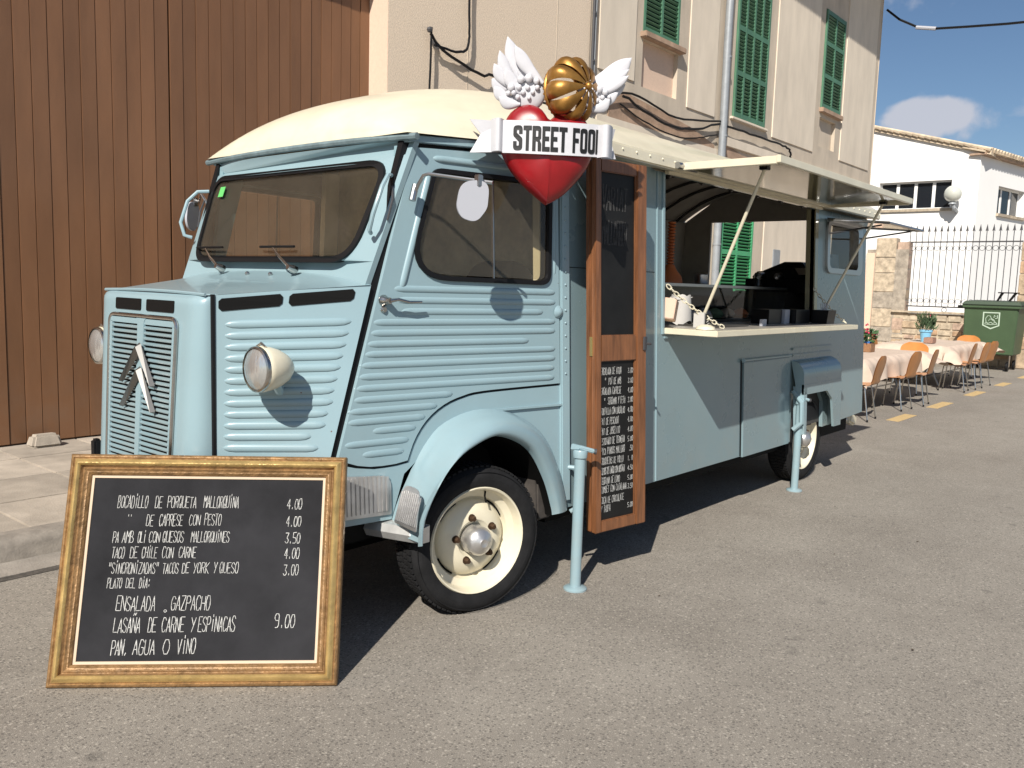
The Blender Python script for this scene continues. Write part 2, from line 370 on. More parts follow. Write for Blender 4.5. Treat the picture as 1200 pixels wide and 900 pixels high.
def share(o, parent=None, loc=None, rot=None, label=None, mats=None):
    c = o.copy(); COL.objects.link(c)
    if parent is not None: c.parent = parent
    WM[c.name] = WM.get(o.name, Matrix())
    if loc is not None: c.location = loc
    if rot is not None: c.rotation_euler = rot
    if label: c['label'] = label
    return c
def copy_tree(o, parent=None):
    c = share(o, parent)
    for ch in [x for x in bpy.data.objects if x.parent == o]: copy_tree(ch, c)
    return c
def rloop(pts, rad, seg=6):
    """polygon with rounded corners; rad number or list"""
    o = []; n = len(pts)
    for i in range(n):
        p = V(pts[i]).to_2d() if len(pts[i]) > 2 else V(pts[i]); a = V(pts[i - 1]); b = V(pts[(i + 1) % n])
        r = rad[i] if isinstance(rad, (list, tuple)) else rad
        if r <= 0: o.append(tuple(p)); continue
        d1 = (a - p).normalized(); d2 = (b - p).normalized(); an = d1.angle(d2); t = min(r / math.tan(an / 2), (a - p).length * .49, (b - p).length * .49)
        q1 = p + d1 * t; q2 = p + d2 * t
        for k in range(seg + 1):
            s_ = k / seg; o.append(tuple(q1 * (1 - s_) ** 2 + p * 2 * s_ * (1 - s_) + q2 * s_ * s_))
    return o
def inset(lp, d):
    """shrink a loop by d (grow when negative)"""
    n = len(lp); ar = sum(lp[i][0] * lp[(i + 1) % n][1] - lp[(i + 1) % n][0] * lp[i][1] for i in range(n)); sg = 1 if ar > 0 else -1; o = []
    for i in range(n):
        p = V(lp[i]); a = V(lp[i - 1]); b = V(lp[(i + 1) % n]); e = (b - a)
        if e.length < 1e-9: o.append(tuple(p)); continue
        e.normalize(); nn = V((-e.y, e.x)) * sg; o.append(tuple(p + nn * d))
    return o
def rect(x0, y0, x1, y1): return [(x0, y0), (x1, y0), (x1, y1), (x0, y1)]
YC = 3.68
def mir(p): return V((p[0], 2 * YC - p[1], p[2]))
# handwriting: strokes on a 4 x 6 grid
GL = {'A': '0026 40|1232', 'B': '0006364540|', }
GLY = {
 'A': '00 26 40|12 32', 'B': '00 06 26 35 34 23 03|23 42 41 30 00', 'C': '45 36 16 04 02 10 30 41', 'D': '00 06 26 44 42 30 00',
 'E': '46 06 00 40|03 33', 'F': '46 06 00|03 33', 'G': '45 36 16 04 02 10 30 41 43 23', 'H': '00 06|40 46|03 43', 'I': '20 26', 'J': '46 42 30 10 01',
 'K': '00 06|46 03 40', 'L': '06 00 40', 'M': '00 06 23 46 40', 'N': '00 06 40 46', 'O': '16 04 02 10 30 42 44 36 16', 'P': '00 06 36 45 44 33 03',
 'Q': '16 04 02 10 30 42 44 36 16|22 40', 'R': '00 06 36 45 44 33 03|23 40', 'S': '45 36 16 05 04 42 41 30 10 01', 'T': '06 46|26 20', 'U': '06 01 10 30 41 46',
 'V': '06 20 46', 'W': '06 10 24 30 46', 'X': '00 46|06 40', 'Y': '06 23|46 10', 'Z': '06 46 00 40', '0': '16 04 02 10 30 42 44 36 16', '1': '15 26 20',
 '3': '06 46 23 42 41 30 10 01', '4': '30 36 02 42', '5': '46 06 03 33 42 41 30 00', '9': '43 13 04 05 16 36 45 41 30 10', '.': '20 21', ',': '21 10',
 '"': '16 14|36 34', "'": '26 24', ':': '21 22|24 25', '~': '07 18 27 38', 'i': '20 25|26 27', 'o': '12 11 20 31 32 23 12', 'Ñ': '00 06 40 46|07 18 27 38'}
def write(text, u0, v0, u1, h, fn, wd, jit=.05, lift=.002, slant=.06):
    """single-stroke hand lettering as thin flat ribbons; fn(u,v,w)->point"""
    m = MB(); n = len(text); adv = (u1 - u0) / n
    for i, ch in enumerate(text):
        if ch == ' ': continue
        g = GLY.get(ch)
        if not g: continue
        cw = adv * .78; ox = u0 + i * adv; hh = h * (1 + R.uniform(-jit, jit)); vy = v0 + R.uniform(-jit, jit) * h * .5
        for st in g.split('|'):
            pts = []
            for q in st.split():
                x = int(q[0]) / 4 * cw + R.uniform(-.03, .03) * cw; y = int(q[1]) / 6 * hh
                pts.append(V((ox + x + y * slant, vy + y + R.uniform(-.015, .015) * h)))
            for a, b in zip(pts, pts[1:]):
                d = b - a
                if d.length < 1e-6: continue
                d.normalize(); nn = V((-d.y, d.x)) * wd * .5; e = d * wd * .35; a2 = a - e; b2 = b + e
                q4 = [a2 + nn, a2 - nn, b2 - nn, b2 + nn]
                m.raw([fn(q.x, q.y, lift) for q in q4] , [(0, 1, 2, 3)])
    return m
# ================================================================== SETTING
def flat(name, loops, z, m, zb=None, kind='structure', parent=None):
    o = MB().plate([loops], lambda u, v, w: V((u, v, z + w)), 0, -(z - zb) if zb is not None else -.02).build(name, m, parent, smooth=False)
    if kind: o['kind'] = kind
    return o
flat('road', rect(-150, -150, 400, 300), 0, asphalt, -.4)
# pavement: concrete base with cast slabs, kerb stones, gutter strip
PZ = .12
pav = flat('pavement', rect(-12, 5.12, 22.5, 7.78), PZ - .012, concrete, -.1)
gut = flat('gutter_strip', rect(-12, 4.70, 22.5, 4.93), .006, gutter_m, -.05)
sw = 0.62
# slabs in the visible part at the left of the frame
k = 0
slab_mesh = None
for ix in range(10):
    for iy in range(4):
        x0 = .55 + ix * .66; y0 = 5.12 + iy * .665
        d = R.uniform(-.002, .002)
        MB().bb((x0 + .006, y0 + .006, PZ - .03), (x0 + .654, y0 + .659, PZ + d)).build('paving_slab', concrete, None, bevel=.004).parent = pav
for i in range(14):
    x0 = -.4 + i * 1.0
    q = [(4.925, -.05), (4.935, .075), (4.965, .112), (5.0, PZ + .004), (5.115, PZ + .004), (5.115, -.05)]
    d = R.uniform(-.003, .003)
    m = MB(); n = 6
    m.raw([(x0 + .006, y, z + d) for y, z in q] + [(x0 + .994, y + d, z + d) for y, z in q], [tuple(range(6)), tuple(range(11, 5, -1))] + [(a, (a + 1) % 6, (a + 1) % 6 + 6, a + 6) for a in range(6)])
    m.build('kerb_stone', kerb_m, None, bevel=.006).parent = pav
gj = flat('gutter_joint', rect(-12, 4.64, 22.5, 4.70), .004, mat('joint_tar', (.085, .075, .065), .9, var=.5, vscale=30, bump=.5, bscale=120), -.04)
# yellow parking dashes
for (a, b) in ((11.35, 12.15), (13.2, 14.1), (15.4, 16.3), (17.7, 18.5), (19.9, 20.8)):
    flat('road_marking', [(a, 3.13), (b, 3.13), (b + .02, 3.29), (a + .02, 3.29)], .005, yellow, .001)
stain = mat('tar_stain', (.07, .063, .056), .7)
RD = random.Random(21); m = MB()
for i in range(70):
    x = RD.uniform(1.2, 16); y = RD.uniform(-1.5, 4.6); r_ = RD.uniform(.005, .013); a = RD.uniform(0, 6.28); q = []
    for k in range(5): q.append((x + r_ * RD.uniform(.5, 1.2) * math.cos(a + k * 1.257), y + r_ * RD.uniform(.3, 1) * math.sin(a + k * 1.257), .003 + RD.uniform(0, .006)))
    m.raw(q, [(0, 1, 2, 3, 4)])
o = m.build('leaf_litter', mat('dry_litter', (.09, .06, .035), .9, var=.6, vscale=20), None, smooth=False); props(o, 'tiny dry leaf scraps and grit scattered over the road', 'litter', kind='stuff')
# ------------------------------------------------------------------ street building (long facade)
SB = root('street_building', (14, 7.35, 0), 0, 'long rendered townhouse facade with green shutters behind the food truck', 'building')
YW = 7.35
def wf(x, z, w): return V((x, YW - w, z))
def sc(x, z): return (x * .9583, 1.57 + (z - 1.57) * .9583)
def scr(x0, z0, x1, z1): a = sc(x0, z0); b = sc(x1, z1); return rect(a[0], a[1], b[0], b[1])
# apertures (recesses) in facade
ap = {'w1': scr(12.12, 5.66, 13.28, 8.0), 'w2': scr(15.38, 4.88, 16.80, 8.2), 'w3': scr(19.72, 5.8, 20.93, 7.97),
      'n1': scr(12.14, 4.82, 13.27, 5.56), 'n3': scr(19.74, 4.95, 20.75, 5.6), 'g2': scr(15.2, 1.35, 16.62, 3.35)}
HX = 6.46
MB().plate([rect(HX, 0, 10.22, 10.2)], wf, 0, -.35).build('pebble_dashed_wall', pebble, SB, smooth=False)
MB().plate([rect(10.22, 0, 22.5, 10.2)] + list(ap.values()), wf, -.012, -.35).build('rendered_wall', render_w, SB, smooth=False)
MB().bb((10.22, YW + .34, 0), (22.5, YW + .42, 10.2)).build('wall_backing', render_w, SB, smooth=False)
MB().bb((HX - .004, YW + .002, 0), (HX + .02, YW + .36, 10.2)).build('gate_reveal', reveal_m, SB, smooth=False)
MB().bb((22.48, YW, 0), (22.504, YW + 9, 9.9)).build('gable_wall', render_w, SB, smooth=False)
MB().bb((-6, YW, 5.15), (HX, YW + .6, 10.2)).build('gate_lintel', reveal_m, SB, smooth=False)
MB().bb((-8, YW, -.1), (-5, YW + .6, 10.2)).build('gate_pier', reveal_m, SB, smooth=False)
# roof eave above the frame: casts the band of shade at the top of the facade
MB().bb((-8, 6.4, 9.45), (22.9, 16, 9.55)).build('roof_eave', tile_m, SB, smooth=False)
m = MB()
for i in range(140):
    x = 22.85 - i * .16; m.tube([(x, 6.33, 9.53), (x, 7.0, 9.66)], .06, 6)
o = m.build('eave_tiles', tile_m, SB); o['kind'] = 'stuff'
# vertical casting joints of pebble dash
m = MB()
for x in (7.72, 9.45): m.bb((x, YW - .004, 0), (x + .012, YW + .01, 10))
m.build('wall_joint', render_w, SB, smooth=False)
# raised lighter panels between the windows
for (x0, z0, x1, z1) in ((10.9, 4.85, 11.9, 9.4), (13.62, 4.75, 14.65, 9.4), (17.2, 4.77, 19.4, 9.4), (21.1, 4.8, 23.2, 9.4), (10.9, .4, 15.0, 4.2), (17.1, .5, 19.4, 4.2), (20.2, .5, 23.2, 4.2)):
    lp = scr(x0, z0, x1, z1)
    MB().plate([lp], wf, .008, -.02).build('wall_panel', render_p, SB, smooth=False, bevel=.004)
MB().plate([scr(14.9, 4.3, 23.40, 4.47)], wf, .035, -.02).build('string_course', render_p, SB, smooth=False, bevel=.01)
MB().plate([[(10.75, 3.95), (12.3, 4.0), (14.1, 3.98), (14.1, 4.15), (13.2, 4.32), (12.2, 4.42), (11.3, 4.5), (10.75, 4.52)]], wf, .006, -.02).build('worn_patch', worn, SB, smooth=False)
MB().plate([[(14.4, 3.9), (16.2, 3.9), (16.2, 4.1), (15.2, 4.12), (14.45, 4.25)]], wf, .004, -.02).build('worn_patch', worn, SB, smooth=False)
def sill(x0, x1, z, m_=worn, d=.10, h=.09):
    MB().bb((x0, YW - d, z - h), (x1, YW + .1, z)).build('window_sill', m_, SB, bevel=.012, smooth=False)
a = sc(12.05, 5.66); b = sc(13.35, 5.66); sill(a[0], b[0], a[1], worn)
a = sc(19.68, 5.8); b = sc(20.98, 5.8); sill(a[0], b[0], a[1], worn, .08, .1)
a = sc(15.3, 4.88); b = sc(16.9, 4.88); sill(a[0], b[0], a[1], render_p, .05, .05)
for kx in ('n1', 'n3'):
    lp = inset(ap[kx], .0); MB().plate([lp], wf, -.09, -.2).build('niche_back', render_w if kx == 'n3' else reveal_m, SB, smooth=False)
def shutter(x0, z0, x1, z1, rows, cols, m_, pname='shutter', yo=.06, slat_h=.042):
    """louvred pair: frame stiles/rails with tilted slats, dark behind"""
    f = MB(); wst = .055; depth = .046
    y0 = YW + yo
    stiles = [x0 + (x1 - x0) * i / cols for i in range(cols + 1)]
    for i, x in enumerate(stiles): f.bb((x - wst / 2 if 0 < i < cols else (x if i == 0 else x - wst), y0 - depth / 2, z0), (x + wst / 2 if 0 < i < cols else (x + wst if i == 0 else x), y0 + depth / 2, z1))
    rails = [z0 + (z1 - z0) * i / rows for i in range(rows + 1)]
    for i, z in enumerate(rails):
        h = .09; za = z - h / 2 if 0 < i < rows else (z if i == 0 else z - h)
        for c in range(cols):
            f.bb((stiles[c] + wst * .5, y0 - depth / 2 + .003, za), (stiles[c + 1] - wst * .5, y0 + depth / 2 - .003, za + h))
    fr = f.build(pname, m_, SB, smooth=False)
    MB().bb((x0, y0 + .06, z0), (x1, y0 + .07, z1)).build('shutter_gap', black, fr, smooth=False)
    rot = Matrix.Rotation(math.radians(-38), 3, 'X'); sl = None
    for r in range(rows):
        za = rails[r] + (.09 if r == 0 else .05); zb = rails[r + 1] - (.09 if r == rows - 1 else .05); n = int((zb - za) / slat_h)
        for c in range(cols):
            xa = stiles[c] + wst * (.9 if c == 0 else .5); xb = stiles[c + 1] - wst * (.9 if c == cols - 1 else .5)
            for k in range(n):
                z = za + (k + .5) * (zb - za) / n
                if sl is None:
                    sl = MB().box((0, 0, 0), ((x1 - x0) / cols - wst * .8, .040, .007), rot).build('slat', m_, fr, smooth=False, local=True)
                    sl0 = sl; q = sl
                else: q = share(sl0, fr)
                q.location = WM[fr.name].inverted() @ V(((xa + xb) / 2, y0, z))
    return fr
def win(key, rows, cols, m_, mx_=.015, sh=.055, yo=.06):
    lp = ap[key]; x0, z0 = lp[0]; x1, z1 = lp[2]
    return shutter(x0 + mx_, z0 + .01, x1 - mx_, z1 - .02, rows, cols, m_, yo=yo, slat_h=sh)
win('w1', 3, 2, green_s, sh=.062, yo=.03); win('w2', 4, 4, green_s, sh=.062, yo=.0); win('w3', 3, 2, green_s, sh=.062, yo=.0); win('g2', 2, 2, green_b, sh=.06, yo=.02)
MB().plate([scr(17.6, 1.9, 17.95, 2.5)], wf, .03, -.02).build('meter_box', zinc, SB, bevel=.01)
# downpipes, cables
def thing_mesh(mb, name, m_, label, cat, group=None, **k):
    o = mb.build(name, m_, None, **k); props(o, label, cat, group); return o
dp = root('drainpipe', (14.25, YW - .09, 4), 0, 'fat grey drainpipe running down the facade between two shuttered windows', 'drainpipe')
MB().tube([(14.27, YW - .09, 10), (14.22, YW - .09, 5.9), (14.25, YW - .09, 0)], .068, 12).build('pipe', zinc, dp)
for z in (7.3, 5.65, 4.3, 2.4): MB().cyl((14.24, YW - .09, z), (14.24, YW - .09, z + .035), .078, seg=12).build('bracket', zinc, dp)
cd = root('conduit_pipe', (10.24, YW - .04, 4), 0, 'thin black conduit pipe at the edge of the pebble dashed wall', 'conduit')
MB().tube([(10.25, YW - .05, 10), (10.22, YW - .05, 3.0)], .022, 8).build('pipe', iron, cd)
MB().tube([(10.30, YW - .05, 10), (10.27, YW - .05, 3.0)], .012, 8).build('grey_tube', zinc, cd)
for z in (4.75, 5.4): MB().cyl((10.24, YW - .05, z), (10.24, YW - .05, z + .03), .03, seg=8).build('clip', iron, cd)
def cable(pts, r, label, wig=.0, seg=6):
    P = [V(p) for p in pts]; q = []
    for i in range(len(P) - 1):
        p0 = P[max(i - 1, 0)]; p1 = P[i]; p2 = P[i + 1]; p3 = P[min(i + 2, len(P) - 1)]
        for k in range(6):
            t = k / 6
            c = .5 * ((2 * p1) + (p2 - p0) * t + (2 * p0 - 5 * p1 + 4 * p2 - p3) * t * t + (3 * p1 - p0 - 3 * p2 + p3) * t ** 3)
            q.append(c + V((0, R.uniform(-wig, wig), R.uniform(-wig, wig))))
    q.append(P[-1])
    return thing_mesh(MB().tube(q, r, seg), 'cable', rubber, label, 'cable', 'cables on the facade')
yc_ = YW - .07
cable([(7.03, yc_, 4.38), (7.3, yc_, 4.22), (7.9, yc_, 4.1), (8.15, yc_ , 4.13), (9.1, yc_, 3.98), (10.2, yc_, 4.22), (11.25, yc_, 4.50), (12.6, yc_, 4.37), (14.15, yc_, 4.56)], .017, 'black cable sagging along the beige wall behind the winged sign', .006)
cable([(11.0, yc_ - .02, 4.42), (12.2, yc_ - .04, 4.2), (13.2, yc_ - .02, 4.27), (14.15, yc_, 4.5), (15.6, yc_, 4.52), (16.9, yc_, 4.52), (17.25, yc_, 4.46), (17.3, yc_, 4.2), (17.3, yc_, 3.6)], .02, 'thicker black cable bundle running under the shutters to the right of the drainpipe', .012)
cable([(11.0, yc_ + .03, 4.3), (12.0, yc_ + .03, 4.12), (13.0, yc_ + .03, 4.1), (14.1, yc_ + .02, 4.32)], .012, 'lowest thin black cable hanging left of the drainpipe', .008)
cable([(7.05, yc_, 4.45), (7.04, yc_, 4.1), (7.02, yc_, 3.2)], .014, 'short black cable dropping down the beige wall above the cab roof', .003)
cable([(7.66, yc_, 8), (7.66, yc_, 5.0), (7.66, yc_, 4.42), (7.5, yc_, 4.28), (7.1, yc_, 4.27)], .016, 'black cable coming down the beige wall from above', .004)
MB().ball((7.02, yc_, 4.42), .035, 8).build('cable_anchor', iron, SB)
thing_mesh(MB().tube([(22.45, 7.25, 8.55), (22.5, 6.95, 8.28), (22.5, 6.5, 8.02), (22.5, 6.2, 7.94), (22.5, 5.4, 7.86), (22.5, 4.6, 7.79), (22.5, 3.4, 7.72), (22.5, -12, 7.5)], .028, 6), 'overhead_cable', rubber, 'black overhead cable leaving the corner of the building across the sky', 'cable')
thing_mesh(MB().tube([(22.5, 6.55, 8.03), (22.5, 6.1, 7.93)], .045, 8), 'cable_sleeve', plasticw, 'pale sleeve around the overhead cable near the building corner', 'cable sleeve')
# ------------------------------------------------------------------ wooden gate
GT = root('wooden_gate', (1, 7.67, 0), 0, 'tall brown gate of vertical boards on the left behind the food truck', 'gate')
x = HX; pl = 0; wid = .1307
MB().bb((-6, 7.70, .1), (HX, 7.76, 5.6)).build('gate_backing', gate_m, GT, smooth=False)
seams = 0
while x > -3:
    w_ = wid; d = R.uniform(-.004, .004); gap = .0035
    # the two leaves meet and a small wicket line
    pl += 1
    MB().hexa([(x - w_ + gap, 7.66 + d, .135), (x - gap * .3, 7.66 + d, .135), (x - gap * .3, 7.705, .135), (x - w_ + gap, 7.705, .135),
               (x - w_ + gap, 7.66 + d, 5.6), (x - gap * .3, 7.66 + d, 5.6), (x - gap * .3, 7.705, 5.6), (x - w_ + gap, 7.705, 5.6)]).build('board', gate_m, GT, smooth=False, bevel=.002)
    x -= w_ + (.012 if pl in (18, 50) else 0)
db = MB().hexa([(2.74, 7.42, PZ), (2.99, 7.42, PZ), (2.99, 7.58, PZ), (2.74, 7.58, PZ), (2.77, 7.44, PZ + .11), (2.96, 7.44, PZ + .11), (2.96, 7.56, PZ + .10), (2.77, 7.56, PZ + .10)])
thing_mesh(db, 'stone_block', concrete, 'small pale concrete block on the pavement at the foot of the brown gate', 'block', bevel=.02)
# ------------------------------------------------------------------ end wall: stone pier, low rubble wall, iron fence
SP = root('stone_pier', (22.6, 6.8, 0), 0, 'tall pier of tan sandstone blocks beside the iron fence', 'stone pier')
def blocks(par, x0, y0, y1, z0, z1, rows, cols, dep=.3, rnd=.02, mats=None, jit=.25, gap=.008):
    zs = [z0 + (z1 - z0) * (i + (R.uniform(-jit, jit) if 0 < i < rows else 0)) / rows for i in range(rows + 1)]
    for r in range(rows):
        c = max(1, cols + R.choice((0, 0, 1, -1)) if cols > 2 else cols)
        ys = [y0 + (y1 - y0) * (i + (R.uniform(-jit, jit) if 0 < i < c else 0)) / c for i in range(c + 1)]
        for k in range(c):
            d = R.uniform(0, rnd)
            MB().bb((x0 + d, ys[k] + gap, zs[r] + gap), (x0 + dep, ys[k + 1] - gap, zs[r + 1] - gap)).build('stone', R.choice(mats or stone_ms), par, bevel=.012, smooth=False)
MB().bb((22.63, 6.33, 0), (22.95, 7.33, 2.75)).build('mortar', stone_ms[2], SP, smooth=False)
blocks(SP, 22.6, 6.62, 7.12, 0, 3.04, 7, 1, mats=[stone_ms[2], stone_ms[1], stone_ms[1]], jit=.15)
blocks(SP, 22.62, 6.32, 6.62, 0, 2.94, 8, 1, mats=[stone_ms[0], stone_ms[3], stone_ms[4]])
MB().bb((22.58, 7.12, 0), (22.9, 7.34, 2.66)).build('smooth_strip', reveal_m, SP, smooth=False, bevel=.01)
SP2 = root('stone_pier', (22.6, 3.5, 0), 0, 'stone pier at the right end of the iron fence behind the green bin', 'stone pier')
MB().bb((22.63, 3.2, 0), (22.95, 3.88, 2.8)).build('mortar', stone_ms[2], SP2, smooth=False)
blocks(SP2, 22.6, 3.2, 3.9, 0, 2.92, 7, 1, mats=[stone_ms[0], stone_ms[4], stone_ms[3]])
LW = root('rubble_wall', (22.6, 5.1, 0), 0, 'low rubble stone wall under the iron fence behind the cafe tables', 'low wall')
MB().bb((22.64, 3.9, 0), (22.95, 6.6, 1.18)).build('mortar', stone_ms[1], LW, smooth=False)
blocks(LW, 22.6, 3.9, 6.6, 0, 1.19, 7, 9, mats=[stone_ms[1]] * 5 + [stone_ms[0], stone_ms[0], stone_ms[4], stone_ms[3]], jit=.33, rnd=.03, gap=.014)
MB().bb((22.54, 3.9, 1.19), (23.0, 6.62, 1.24)).build('coping', stone_ms[1], LW, smooth=False, bevel=.01)
FE = root('iron_fence', (22.75, 5.1, 1.24), 0, 'black wrought iron fence with spear tops and rings on the low stone wall', 'fence')
fx = 22.76
for z in (2.93, 2.72, 1.56, 1.36): MB().bb((fx - .012, 3.9, z - .016), (fx + .012, 6.42, z + .016)).build('rail', iron, FE, smooth=False) if z in (2.93, 1.36) else None
for i in range(18):
    y = 6.36 - i * .141
    MB().tube([(fx, y, 1.36), (fx, y, 3.2)], .009, 6).raw([(fx, y - .035, 3.17), (fx, y + .035, 3.17), (fx, y, 3.35), (fx - .012, y, 3.2), (fx + .012, y, 3.2)], [(0, 3, 2), (0, 2, 4), (1, 2, 3), (1, 4, 2), (0, 4, 1, 3)]).build('bar', iron, FE)
    for z in (2.78, 1.50):
        ym = y - .07
        MB().tube([(fx, ym + .058 * math.cos(t * PI / 6), z + .058 * math.sin(t * PI / 6)) for t in range(12)], .006, 5, closed=True).build('ring', iron, FE)
MB().tube([(fx, 5.45 + .065 * math.cos(t * PI / 6), 1.29 + .05 * math.sin(t * PI / 6)) for t in range(12)], .008, 5, closed=True).build('ring', iron, FE)
# ------------------------------------------------------------------ white building
WB = root('white_building', (31, 7, 0), 0, 'white walled building with dark strip window and tiled roof beyond the iron fence', 'building')
def wfx(y, z, w): return V((31 - w, y, z))
yr = 6.73; yl = 14
def rz(y): return 6.27 + (y - yr) * .282
wl = rect(7.52, 4.53, 9.80, 5.44)
MB().plate([[(yr, 0), (yl, 0), (yl, rz(yl)), (yr, rz(yr))], wl], wfx, 0, -.4).build('front_wall', white_w, WB, smooth=False)
MB().bb((31.22, 7.3, 4.4), (31.3, 10, 5.6)).build('room_dark', black, WB, smooth=False)
MB().bb((30.93, 7.45, 4.44), (31.1, 9.95, 4.53)).build('window_sill', stone_ms[1], WB, smooth=False)
wn = (9.80 - 7.52) / 4
for i in range(4):
    y0 = 7.52 + i * wn
    f = MB().plate([rect(y0, 4.53, y0 + wn, 5.44), rect(y0 + .05, 4.57, y0 + wn - .05, 5.39)], wfx, -.16, -.22).build('window', white_w, WB, smooth=False)
    MB().plate([rect(y0 + .05, 4.57, y0 + wn - .05, 5.39)], wfx, -.18, -.2).build('pane', glass_d, f, smooth=False)
dX = V((.985, -.172, 0)); dN = V((-.172, -.985, 0)); c0 = V((31, yr, 0))
def wfs(s, z, w): p = c0 + dX * s + dN * w; return V((p.x, p.y, z))
wins = [(1.6, 4.45, 3.9, 5.35), (5.2, 4.45, 7.6, 5.35), (9.2, 4.45, 11.6, 5.35)]
MB().plate([rect(0, 0, 22, 6.2)] + [rect(*w_) for w_ in wins], wfs, 0, -.35).build('side_wall', white_w, WB, smooth=False)
for (a, b, c, d) in wins:
    MB().plate([rect(a, b, c, d)], wfs, -.32, -.36).build('room_dark', black, WB, smooth=False)
    MB().plate([rect(a - .05, b - .09, c + .05, b)], wfs, .08, -.2).build('window_sill', stone_ms[1], WB, smooth=False)
    for k in range(3):
        u0 = a + (c - a) * k / 3; u1 = a + (c - a) * (k + 1) / 3
        f = MB().plate([rect(u0, b, u1, d), rect(u0 + .06, b + .05, u1 - .06, d - .05)], wfs, -.2, -.26).build('window', white_w, WB, smooth=False)
        MB().plate([rect(u0 + .06, b + .05, u1 - .06, d - .05)], wfs, -.22, -.24).build('pane', glass_d, f, smooth=False)
# roof: verge over the front gable, rows of tiles along the side eave
MB().plate([[(yr - .3, rz(yr) - .12), (yl, rz(yl) + .0), (yl, rz(yl) + .2), (yr - .3, rz(yr) + .08)]], wfx, .09, -3).build('roof', tile_m, WB, smooth=False)
m = MB()
for i in range(38):
    y = yr - .3 + i * .2; m.tube([(30.88, y, rz(y) + .11), (30.88, y + .21, rz(y + .2) + .13)], .07, 6, r2=.055)
m.build('verge_tiles', tile_m, WB)
for i in range(60):
    p = c0 + dX * (i * .24 + .1)
    q = p + dN * .30; q2 = p - dN * 3
    MB().tube([(q.x, q.y, 6.30), (q2.x, q2.y, 7.15)], .085, 6).build('roof_tile', tile_m, WB)
MB().plate([rect(-.15, 6.16, 22, 6.22)], wfs, .20, -.3).build('eave_board', worn, WB, smooth=False)
MB().hexa([tuple(c0 + dX * a + dN * b + V((0, 0, z))) for a, b, z in ((-.2, .18, 6.22), (22, .18, 6.22), (22, -8, 8.5), (-.2, -8, 8.5), (-.2, .18, 6.28), (22, .18, 6.28), (22, -8, 8.6), (-.2, -8, 8.6))]).build('roof_slope', tile_m, WB, smooth=False)
GL_ = root('globe_lamp', (30.85, 7.35, 4.6), 0, 'white globe wall lamp on the white building beside the strip window', 'lamp')
MB().ball((30.55, 7.35, 4.93), .27, 24).build('globe', mat('lamp_globe', (.55, .56, .50), .15, coat=.6, spec=.8), GL_)
MB().tube([(30.55, 7.35, 4.68), (30.55, 7.3, 4.5), (31, 7.3, 4.4)], .06, 8).build('arm', zinc, GL_)
MB().lathe([(.12, 0), (.1, .05), (.06, .1)], (30.55, 7.35, 4.6), (0, 0, 1), 12).build('collar', zinc, GL_)
sp = c0 + dX * 4.0 + dN * .1
SL = root('spotlight', (sp.x, sp.y, 3.75), 0, 'small grey spotlight on the side wall of the white building', 'spotlight')
MB().tube([sp + V((0, 0, 3.55)), sp + dN * .12 + V((0, 0, 3.75)), sp + dN * .3 + V((.3, 0, 3.85))], .05, 6).build('arm', zinc, SL)
MB().lathe([(.05, 0), (.1, .1), (.11, .2)], sp + dN * .3 + V((.3, 0, 3.85)), (.6, -.5, -.2), 10).build('lamp_head', zinc, SL)
# ================================================================== FOOD TRUCK
VAN = root('food_truck', (5.0, YC, 0), 0, 'vintage light blue corrugated food truck with cream roof and open serving hatch', 'food truck')
def part(m, name, mt, parent=None, **k): return m.build(name, mt, parent or VAN, **k)
def doorY(x, z): return 2.68 - .19 * (x - 3.5) + .05 * (z - 1.07)
def dfn(u, z, w): return V((u, doorY(u, z) - w, z))
def dfr(u, z, w): return mir(dfn(u, z, w))
def sideY(z): return 2.66 + .05 * (z - 1)
def sfn(u, z, w): return V((u, sideY(z) - w, z))
def sfr(u, z, w): return mir(sfn(u, z, w))
def Ax(z): return 2.66 - (2.2 - z) * .2825          # front pillar line
# ---- doors
def resamp(P, n):
    d = [0]
    for a, b in zip(P, P[1:]): d.append(d[-1] + math.dist(a, b))
    o = []
    for k in range(n + 1):
        t = d[-1] * k / n; i = 0
        while i < len(d) - 2 and d[i + 1] < t: i += 1
        s_ = (t - d[i]) / (d[i + 1] - d[i]); p0 = P[max(i - 1, 0)]; p1 = P[i]; p2 = P[i + 1]; p3 = P[min(i + 2, len(P) - 1)]
        o.append(tuple(.5 * (2 * p1[j] + (p2[j] - p0[j]) * s_ + (2 * p0[j] - 5 * p1[j] + 4 * p2[j] - p3[j]) * s_ ** 2 + (3 * p1[j] - p0[j] - 3 * p2[j] + p3[j]) * s_ ** 3) for j in (0, 1)))
    return o
ARC = resamp([(2.632, .762), (2.672, .855), (2.738, .940), (2.83, 1.003), (2.94, 1.040), (3.08, 1.058), (3.555, 1.070)], 26)
door_lp = [(2.290, .805), (2.33, .783), (2.38, .765), (2.44, .754), (2.50, .751), (2.57, .753)] + ARC + [(3.545, 2.225), (2.695, 2.172)]
dwin = rloop([(2.640, 1.592), (3.478, 1.584), (3.492, 2.092), (2.795, 2.085)], [.17, .06, .05, .06], 8)
RIBS = [(2.573, 3.532, 1.54), (2.587, 3.534, 1.489), (2.608, 3.45, 1.439), (2.466, 3.533, 1.390), (2.452, 3.532, 1.343), (2.434, 3.355, 1.295), (2.421, 3.532, 1.250),
        (2.403, 3.532, 1.202), (2.39, 3.525, 1.152), (2.376, 3.525, 1.102), (2.363, 2.891, 1.052), (2.341, 2.804, 1.002), (2.332, 2.738, .955), (2.45, 2.688, .910), (2.313, 2.649, .858), (2.397, 2.621, .809)]
